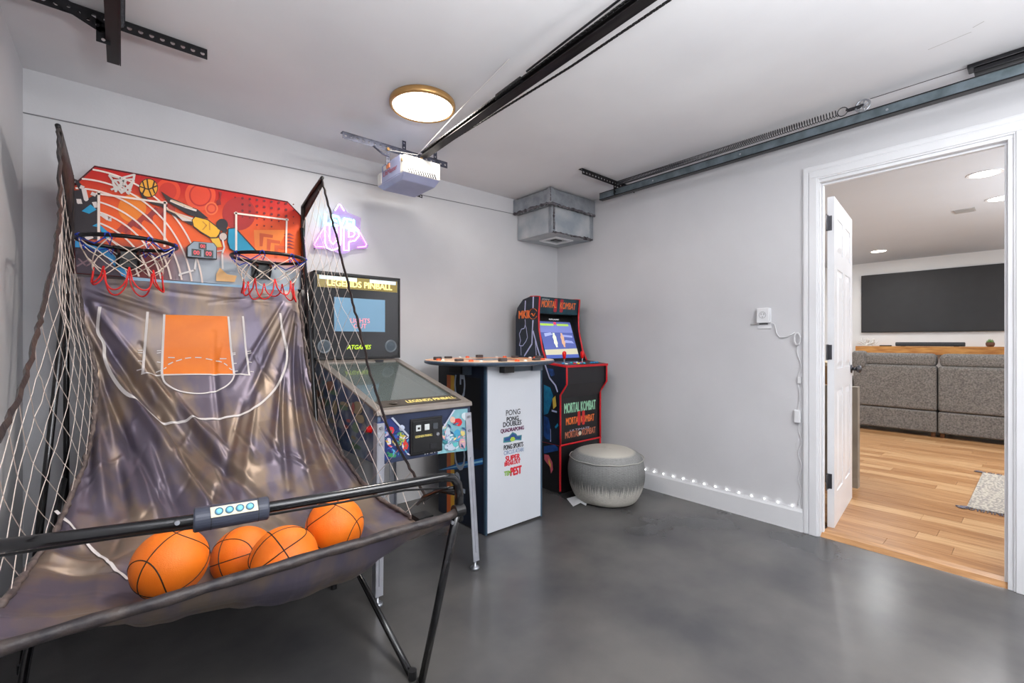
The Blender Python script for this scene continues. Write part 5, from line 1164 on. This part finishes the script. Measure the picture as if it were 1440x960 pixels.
def pat(pts, c, f=B3, nm='board_print'):
    o = nxt(); P = []
    for p in pts:
        v = f(p, o); v.x = min(max(v.x, BX0+.003), BX1-.003); v.z = min(max(v.z, BZ0+.003), BZ1-.003); P.append(v)
    return MB().face(P).build(nm, pm(c), board)
def line(pts, w, c, f=B3, nm='board_line', clip=True):
    o = nxt(); mb = MB(); P = [f(p, o) for p in pts]
    for a, b in zip(P, P[1:]):
        mid = (a+b)/2
        if clip and not (BX0+.004 < mid.x < BX1-.004 and BZ0+.004 < mid.z < BZ1-.008 and mid.z < 1.835+(mid.x-BX0)*1.5-.006): continue
        d = (b-a).normalized().cross(EY)*w; e = (b-a)*.04; mb.face([a-d-e, b-d+e, b+d+e, a+d-e])
    if mb.v: mb.build(nm, pm(c), board)
# large tonal shapes
def circ(cx, cy, r, n=28, ry=None): return [(cx+r*math.cos(2*PI*k/n), cy+(ry or r)*math.sin(2*PI*k/n)) for k in range(n)]
pat(circ(460, 290, 112), (170, 36, 34), B4); pat([(560, 400), (790, 400), (700, 560), (570, 560)], (240, 128, 50), B4)
pat(circ(200, 165, 104), (232, 80, 44), B4); pat(circ(200, 165, 76), (190, 40, 32), B4); pat(circ(200, 165, 66), (228, 70, 40), B4)
pat(circ(700, 235, 86), (228, 70, 36)); pat(circ(700, 235, 60), (206, 50, 30)); pat(circ(275, 255, 44), (236, 110, 60), B4); pat(circ(275, 255, 34), (206, 60, 40), B4); pat(circ(275, 255, 24), (232, 90, 50), B4)
pat(circ(460, 350, 95), (240, 130, 30))
for k in range(5):   # chevrons
    x, y = 330+k*75, 520-k*40; pat([(x, y), (x+60, y-60), (x+120, y-30), (x+120, y+20), (x+62, y-12), (x+10, y+40)], (150, 44, 44) if k % 2 else (176, 54, 40))
for k in range(3):
    x, y = 600+k*50, 420+k*40; pat([(x, y), (x+90, y+14), (x+88, y+34), (x+26, y+26), (x+20, y+90), (x, y+90)], (206, 84, 40), B4)
for k in range(5): pat([(760+k*3, 430+k*22), (800, 420+k*22), (836, 440+k*22), (800, 436+k*22)], (140, 54, 56), B4)
for i in range(9):
    for j in range(5):
        x, y = 435+i*49, 180+j*42+i*6
        if (i < 1 and j) or (j == 4 and i < 3) or y > 380 or x > 845: continue
        r = (9 if j < 3 else 6)*(.6 if i in (0, 8) else 1); pat(circ(x, y, r, 8), (110, 24, 34), B4)
pat([(325, 140), (345, 150), (335, 200), (340, 230), (310, 235), (308, 205), (330, 190)], (140, 28, 30), B4)
# concentric arcs
for R_ in (400, 470, 540, 610, 675, 745, 810, 880):
    line([(60+R_*math.sin(a), 960-R_*math.cos(a)) for a in np.linspace(0, 1.5, 60)], .0038, (252, 232, 222))
# left figure: dark shirt with teal patches
pat([(60, 230), (130, 225), (150, 290), (235, 250), (238, 560), (70, 560), (66, 380)], (44, 36, 42)); pat([(60, 150), (90, 160), (140, 215), (120, 230), (100, 225)], (44, 36, 42))
pat([(120, 370), (180, 325), (220, 360), (170, 388)], (30, 150, 196)); pat([(190, 470), (230, 450), (330, 540), (270, 556), (240, 480)], (30, 150, 196))
pat([(75, 570), (180, 572), (240, 590), (330, 660), (400, 740), (430, 812), (390, 810), (350, 750), (280, 670), (180, 618), (75, 614)], (60, 156, 218))
pat([(75, 618), (180, 622), (280, 676), (345, 755), (385, 808), (85, 792)], (84, 72, 84))
line([(90, 740), (160, 700), (230, 760)], .003, (150, 120, 130)); line([(100, 690), (150, 740), (220, 700)], .003, (150, 120, 130))
for P in ([(60, 150), (110, 205), (135, 215)], [(135, 225), (150, 290)], [(185, 250), (215, 262)], [(100, 290), (108, 320)], [(250, 390), (300, 425), (320, 428)], [(205, 310), (220, 345)], [(150, 556), (190, 540)]): line(P, .008, (226, 214, 210))
pat(circ(150, 288, 16, 12), (226, 214, 210)); pat(circ(100, 308, 14, 12), (226, 214, 210))
# hoop net drawing
for P in ([(305, 130), (330, 165), (470, 155), (476, 122)], [(330, 165), (350, 240)], [(470, 155), (435, 255)], [(340, 160), (400, 240), (470, 170)], [(350, 235), (400, 165), (450, 235)], [(370, 160), (430, 250)], [(320, 225), (400, 200), (420, 160)], [(330, 180), (390, 250)], [(460, 180), (390, 245)], [(305, 128), (380, 150), (475, 125)]): line(P, .0042, (214, 206, 200))
# ball
pat(circ(570, 215, 64), (40, 26, 24)); pat(circ(570, 215, 59), (238, 166, 50))
for P in ([(512, 205), (570, 225), (628, 200)], [(560, 157), (568, 215), (590, 270)], [(530, 170), (545, 220), (530, 255)], [(610, 170), (598, 215), (612, 250)]): line(P, .0028, (50, 30, 24))
# reaching arms, yellow shirt, dark shorts, teal shirt
pat([(505, 225), (560, 285), (620, 310), (700, 330), (690, 350), (600, 325), (530, 290)], (48, 36, 36)); pat([(650, 235), (720, 280), (864, 345), (864, 380), (800, 372), (700, 310)], (60, 44, 40)); pat([(640, 320), (770, 400), (864, 440), (864, 470), (790, 430), (690, 375)], (52, 40, 42))
pat([(0, 195), (100, 235), (180, 262), (255, 325), (200, 320), (120, 300), (60, 265), (0, 225)], (40, 34, 40), B4); pat([(20, 280), (150, 320), (150, 345), (80, 340)], (216, 206, 200), B4)
line([(0, 205), (90, 245), (170, 270)], .005, (226, 214, 206), B4); line([(730, 300), (860, 350)], .004, (220, 190, 160)); line([(700, 360), (860, 430)], .004, (220, 190, 160))
pat([(140, 335), (160, 308), (250, 330), (340, 400), (330, 430), (312, 458), (265, 458), (200, 420), (150, 380)], (40, 32, 34), B4); pat([(146, 335), (165, 314), (248, 336), (332, 402), (322, 430), (306, 450), (268, 450), (205, 413), (156, 376)], (240, 180, 40), B4)
pat([(268, 460), (325, 456), (345, 515), (300, 520)], (240, 190, 60), B4); line([(215, 345), (240, 370), (215, 400)], .0025, (200, 130, 40), B4); line([(260, 350), (262, 400)], .0025, (200, 130, 40), B4)
pat([(385, 390), (435, 385), (500, 455), (585, 548), (440, 556), (395, 530), (380, 480)], (30, 30, 40), B4); pat([(390, 396), (432, 392), (492, 458), (572, 546), (442, 550), (400, 524), (386, 480)], (24, 148, 186), B4)
pat(circ(345, 366, 40, 16), (38, 28, 34), B4); pat(circ(362, 404, 18, 12), (38, 28, 34), B4); pat(circ(352, 446, 30, 14), (40, 32, 36), B4); pat(circ(352, 446, 25, 14), (206, 186, 176), B4)
line([(350, 470), (360, 520), (346, 560), (350, 660)], .004, (230, 224, 222), B4); line([(310, 545), (350, 540)], .003, (220, 214, 214), B4)
pat([(305, 700), (330, 655), (380, 700), (445, 710), (430, 752), (305, 745)], (240, 190, 130), B4); line([(60, 700), (160, 672), (170, 600)], .004, (230, 224, 222), B4); line([(60, 700), (58, 712)], .004, (230, 224, 222), B4)
# target squares
for P, f in (([(235, 562), (235, 255), (680, 315), (678, 600)], B3), ([(440, 556), (440, 290), (780, 332), (776, 566)], B4)): line(P, .0046, (246, 226, 214), f)
# pale blue bottom band
bp_ = [onY(90+X/4.8, 220+Y/4.8, BY-.004) for X, Y in [(400, 806), (560, 822), (720, 838), (1000, 858), (1300, 872), (1570, 882), (1570, 902), (1300, 903), (1100, 900), (900, 893), (720, 880), (560, 858), (430, 830)]]
MB().prism(bp_, (0, .003, 0)).build('lower_band', mat('band_pale_blue', (150, 192, 224), .4), board)
# ---- score display
sc_ = [B4(p, .0) for p in ((104, 520), (148, 482), (286, 494), (306, 520), (306, 604), (104, 588))]
sd = MB().prism([p+Vector((0, -.012, 0)) for p in sc_], (0, -.022, 0)).build('score_display', BLACK, bg, bevel=.002)
ins = [p.lerp(sum(sc_, Vector())/6, .07)+Vector((0, -.0345, 0)) for p in sc_]
MB().prism(ins, (0, -.001, 0)).build('display_face', mat('score_face_grey', (140, 156, 170), .4), sd)
RD_ = mat('led_red_digits', (230, 30, 50), .3, emit=.9)
for (x0, x1, y0, y1) in ((184, 236, 500, 534), (136, 200, 540, 580), (218, 280, 546, 588)):
    a, b = B4((x0, y1), .036), B4((x1, y0), .036); MB().box(a.x, b.x, BY-.0375, BY-.0356, a.z, b.z).build('digit_window', BLACK, sd)
    w = (b.x-a.x); h = b.z-a.z
    text('00', RD_, sd, Vector((a.x+w*.2, BY-.0378, a.z+h*.22)), EX, EZ, w*.6, h*.56, name='digits')
# ---- hoops
RIM = mat('rim_black', (26, 24, 26), .35, metal=.4)
BLC = mat('net_blue', (26, 60, 170), .6); RDC = mat('net_red', (222, 32, 32), .5); WHC = mat('net_white', (236, 220, 206), .6)
for cx in (.022, .578):
    cy, cz, R = 2.606, 1.580, .168
    hp = MB().tube([(cx+R*math.cos(2*PI*k/48), cy+R*math.sin(2*PI*k/48), cz) for k in range(48)], .0085, 10, closed=True)
    hoop = hp.build('hoop_rim', RIM, bg, smooth=True)
    br = MB().box(cx-.045, cx+.045, BY-.010, BY-.001, cz-.085, cz+.015)
    for dx in (-.04, .04): br.tube([(cx+dx, BY-.01, cz), (cx+dx*1.4, cy+R-.02, cz)], .006, 8); br.tube([(cx+dx, BY-.01, cz-.085), (cx+dx*.8, BY-.09, cz-.03), (cx+dx, cy+R-.0, cz-.004)], .006, 8)
    br.box(cx-.018, cx+.018, BY-.035, BY-.012, cz-.085, cz-.05); br.build('rim_bracket', BLACK, hoop)
    n = 8; A_ = [2*PI*(k+.5)/n for k in range(n)]
    rn = random.Random(int(cx*100))
    for k in range(n):
        a = A_[k]; bl = MB()
        bl.tube([(cx+R*math.cos(a-.07), cy+R*math.sin(a-.07), cz-.010), (cx+(R+.010)*math.cos(a-.04), cy+(R+.010)*math.sin(a-.04), cz+.004), (cx+R*math.cos(a), cy+R*math.sin(a), cz+.010), (cx+(R+.010)*math.cos(a+.04), cy+(R+.010)*math.sin(a+.04), cz+.004), (cx+R*math.cos(a+.07), cy+R*math.sin(a+.07), cz-.010), (cx+(R-.012)*math.cos(a), cy+(R-.012)*math.sin(a), cz-.035), (cx+R*math.cos(a-.07), cy+R*math.sin(a-.07), cz-.010)]+([(cx+.95*R*math.cos(a-.35), cy+.95*R*math.sin(a-.35), cz-.035), (cx+R*math.cos(a-.7), cy+R*math.sin(a-.7), cz-.010)] if k % 2 else []), .0028, 5)
        bl.build('blue_net_loop', BLC, hoop, smooth=True)
    wh = MB(); levels = [(1.0, -.012), (.86, -.055), (.75, -.10), (.68, -.135)]
    for i in range(3):
        (r1, z1), (r2, z2) = levels[i], levels[i+1]
        for k in range(n):
            a = A_[k]+(PI/n)*(i % 2)
            for sg in (-1, 1):
                a2 = a+sg*PI/n; wh.tube([(cx+R*r1*math.cos(a), cy+R*r1*math.sin(a), cz+z1), (cx+R*(r1+r2)/2*math.cos((a+a2)/2), cy+R*(r1+r2)/2*math.sin((a+a2)/2), cz+(z1+z2)/2-.004), (cx+R*r2*math.cos(a2), cy+R*r2*math.sin(a2), cz+z2)], .0022, 5)
    wh.build('net_white_cords', WHC, hoop, smooth=True)
    for k in range(n):
        a = A_[k]+PI/n; b_ = a+2*PI/n; dl_ = rn.uniform(.065, .105); pts = []
        for j in range(11):
            t = j/10; aa = a+(b_-a)*t; rr2 = .68*R*(1+.10*math.sin(PI*t)); pts.append((cx+rr2*math.cos(aa), cy+rr2*math.sin(aa), cz-.118-dl_*math.sin(PI*t)**.5))
        MB().tube(pts, .0034, 6).build('red_net_loop', RDC, hoop, smooth=True)

# ================================================================== BASKETBALLS
BALLM = mat('basketball_orange', (250, 128, 22), .5, rgb2=(242, 116, 16), scale=10, bump=.2, bscale=420)
SEAM = mat('seam_black', (34, 20, 14), .6)
def ball(c, r, rot, label):
    t = thing('basketball', label, 'ball', c, group='basketballs in the cloth tray')
    Rm = Matrix.Rotation(rot[2], 3, 'Z') @ Matrix.Rotation(rot[1], 3, 'Y') @ Matrix.Rotation(rot[0], 3, 'X'); C_ = Vector(c)
    mb = MB(); rows_ = []
    for i in range(33):
        th = PI*i/32; rows_.append([C_+Vector((r*math.sin(th)*math.cos(2*PI*k/48), r*math.sin(th)*math.sin(2*PI*k/48), r*math.cos(th))) for k in range(49)])
    mb.grid(rows_).build('ball_skin', BALLM, t, smooth=True)
    sm = MB()
    def loop(f): sm.tube([C_+Rm @ (Vector(f(2*PI*k/72)).normalized()*(r*.9985)) for k in range(72)], .0016, 5, closed=True)
    loop(lambda a: (math.cos(a), math.sin(a), 0)); loop(lambda a: (math.cos(a), 0, math.sin(a)))
    for sg in (-1, 1): loop(lambda a: (sg*(.62+.20*math.cos(2*a)), .78*math.cos(a)*1.0, .78*math.sin(a)))
    sm.build('seams', SEAM, t, smooth=True)
pa = onY(240, 791, 1.53); pb_ = onY(342, 782, 1.62); pc_ = onY(400, 786, 1.39); pd = onY(471, 739, 1.49)
ball(pa, .089, (.35, -.55, .5), 'orange basketball lying leftmost in the cloth tray'); ball(pb_, .088, (1.2, .2, .6), 'orange basketball second from the left, partly hidden behind its right neighbour')
ball(pc_, .089, (.2, 1.15, .3), 'orange basketball overlapping in front of the one to its left'); ball(pd, .089, (.5, .7, -.6), 'orange basketball lying rightmost and highest in the tray')
# parts share their thing's name prefix only through parenting
for o in list(bpy.data.objects):
    if o.type == 'MESH' and o.parent is None and 'category' not in o and 'kind' not in o: o['kind'] = 'structure'
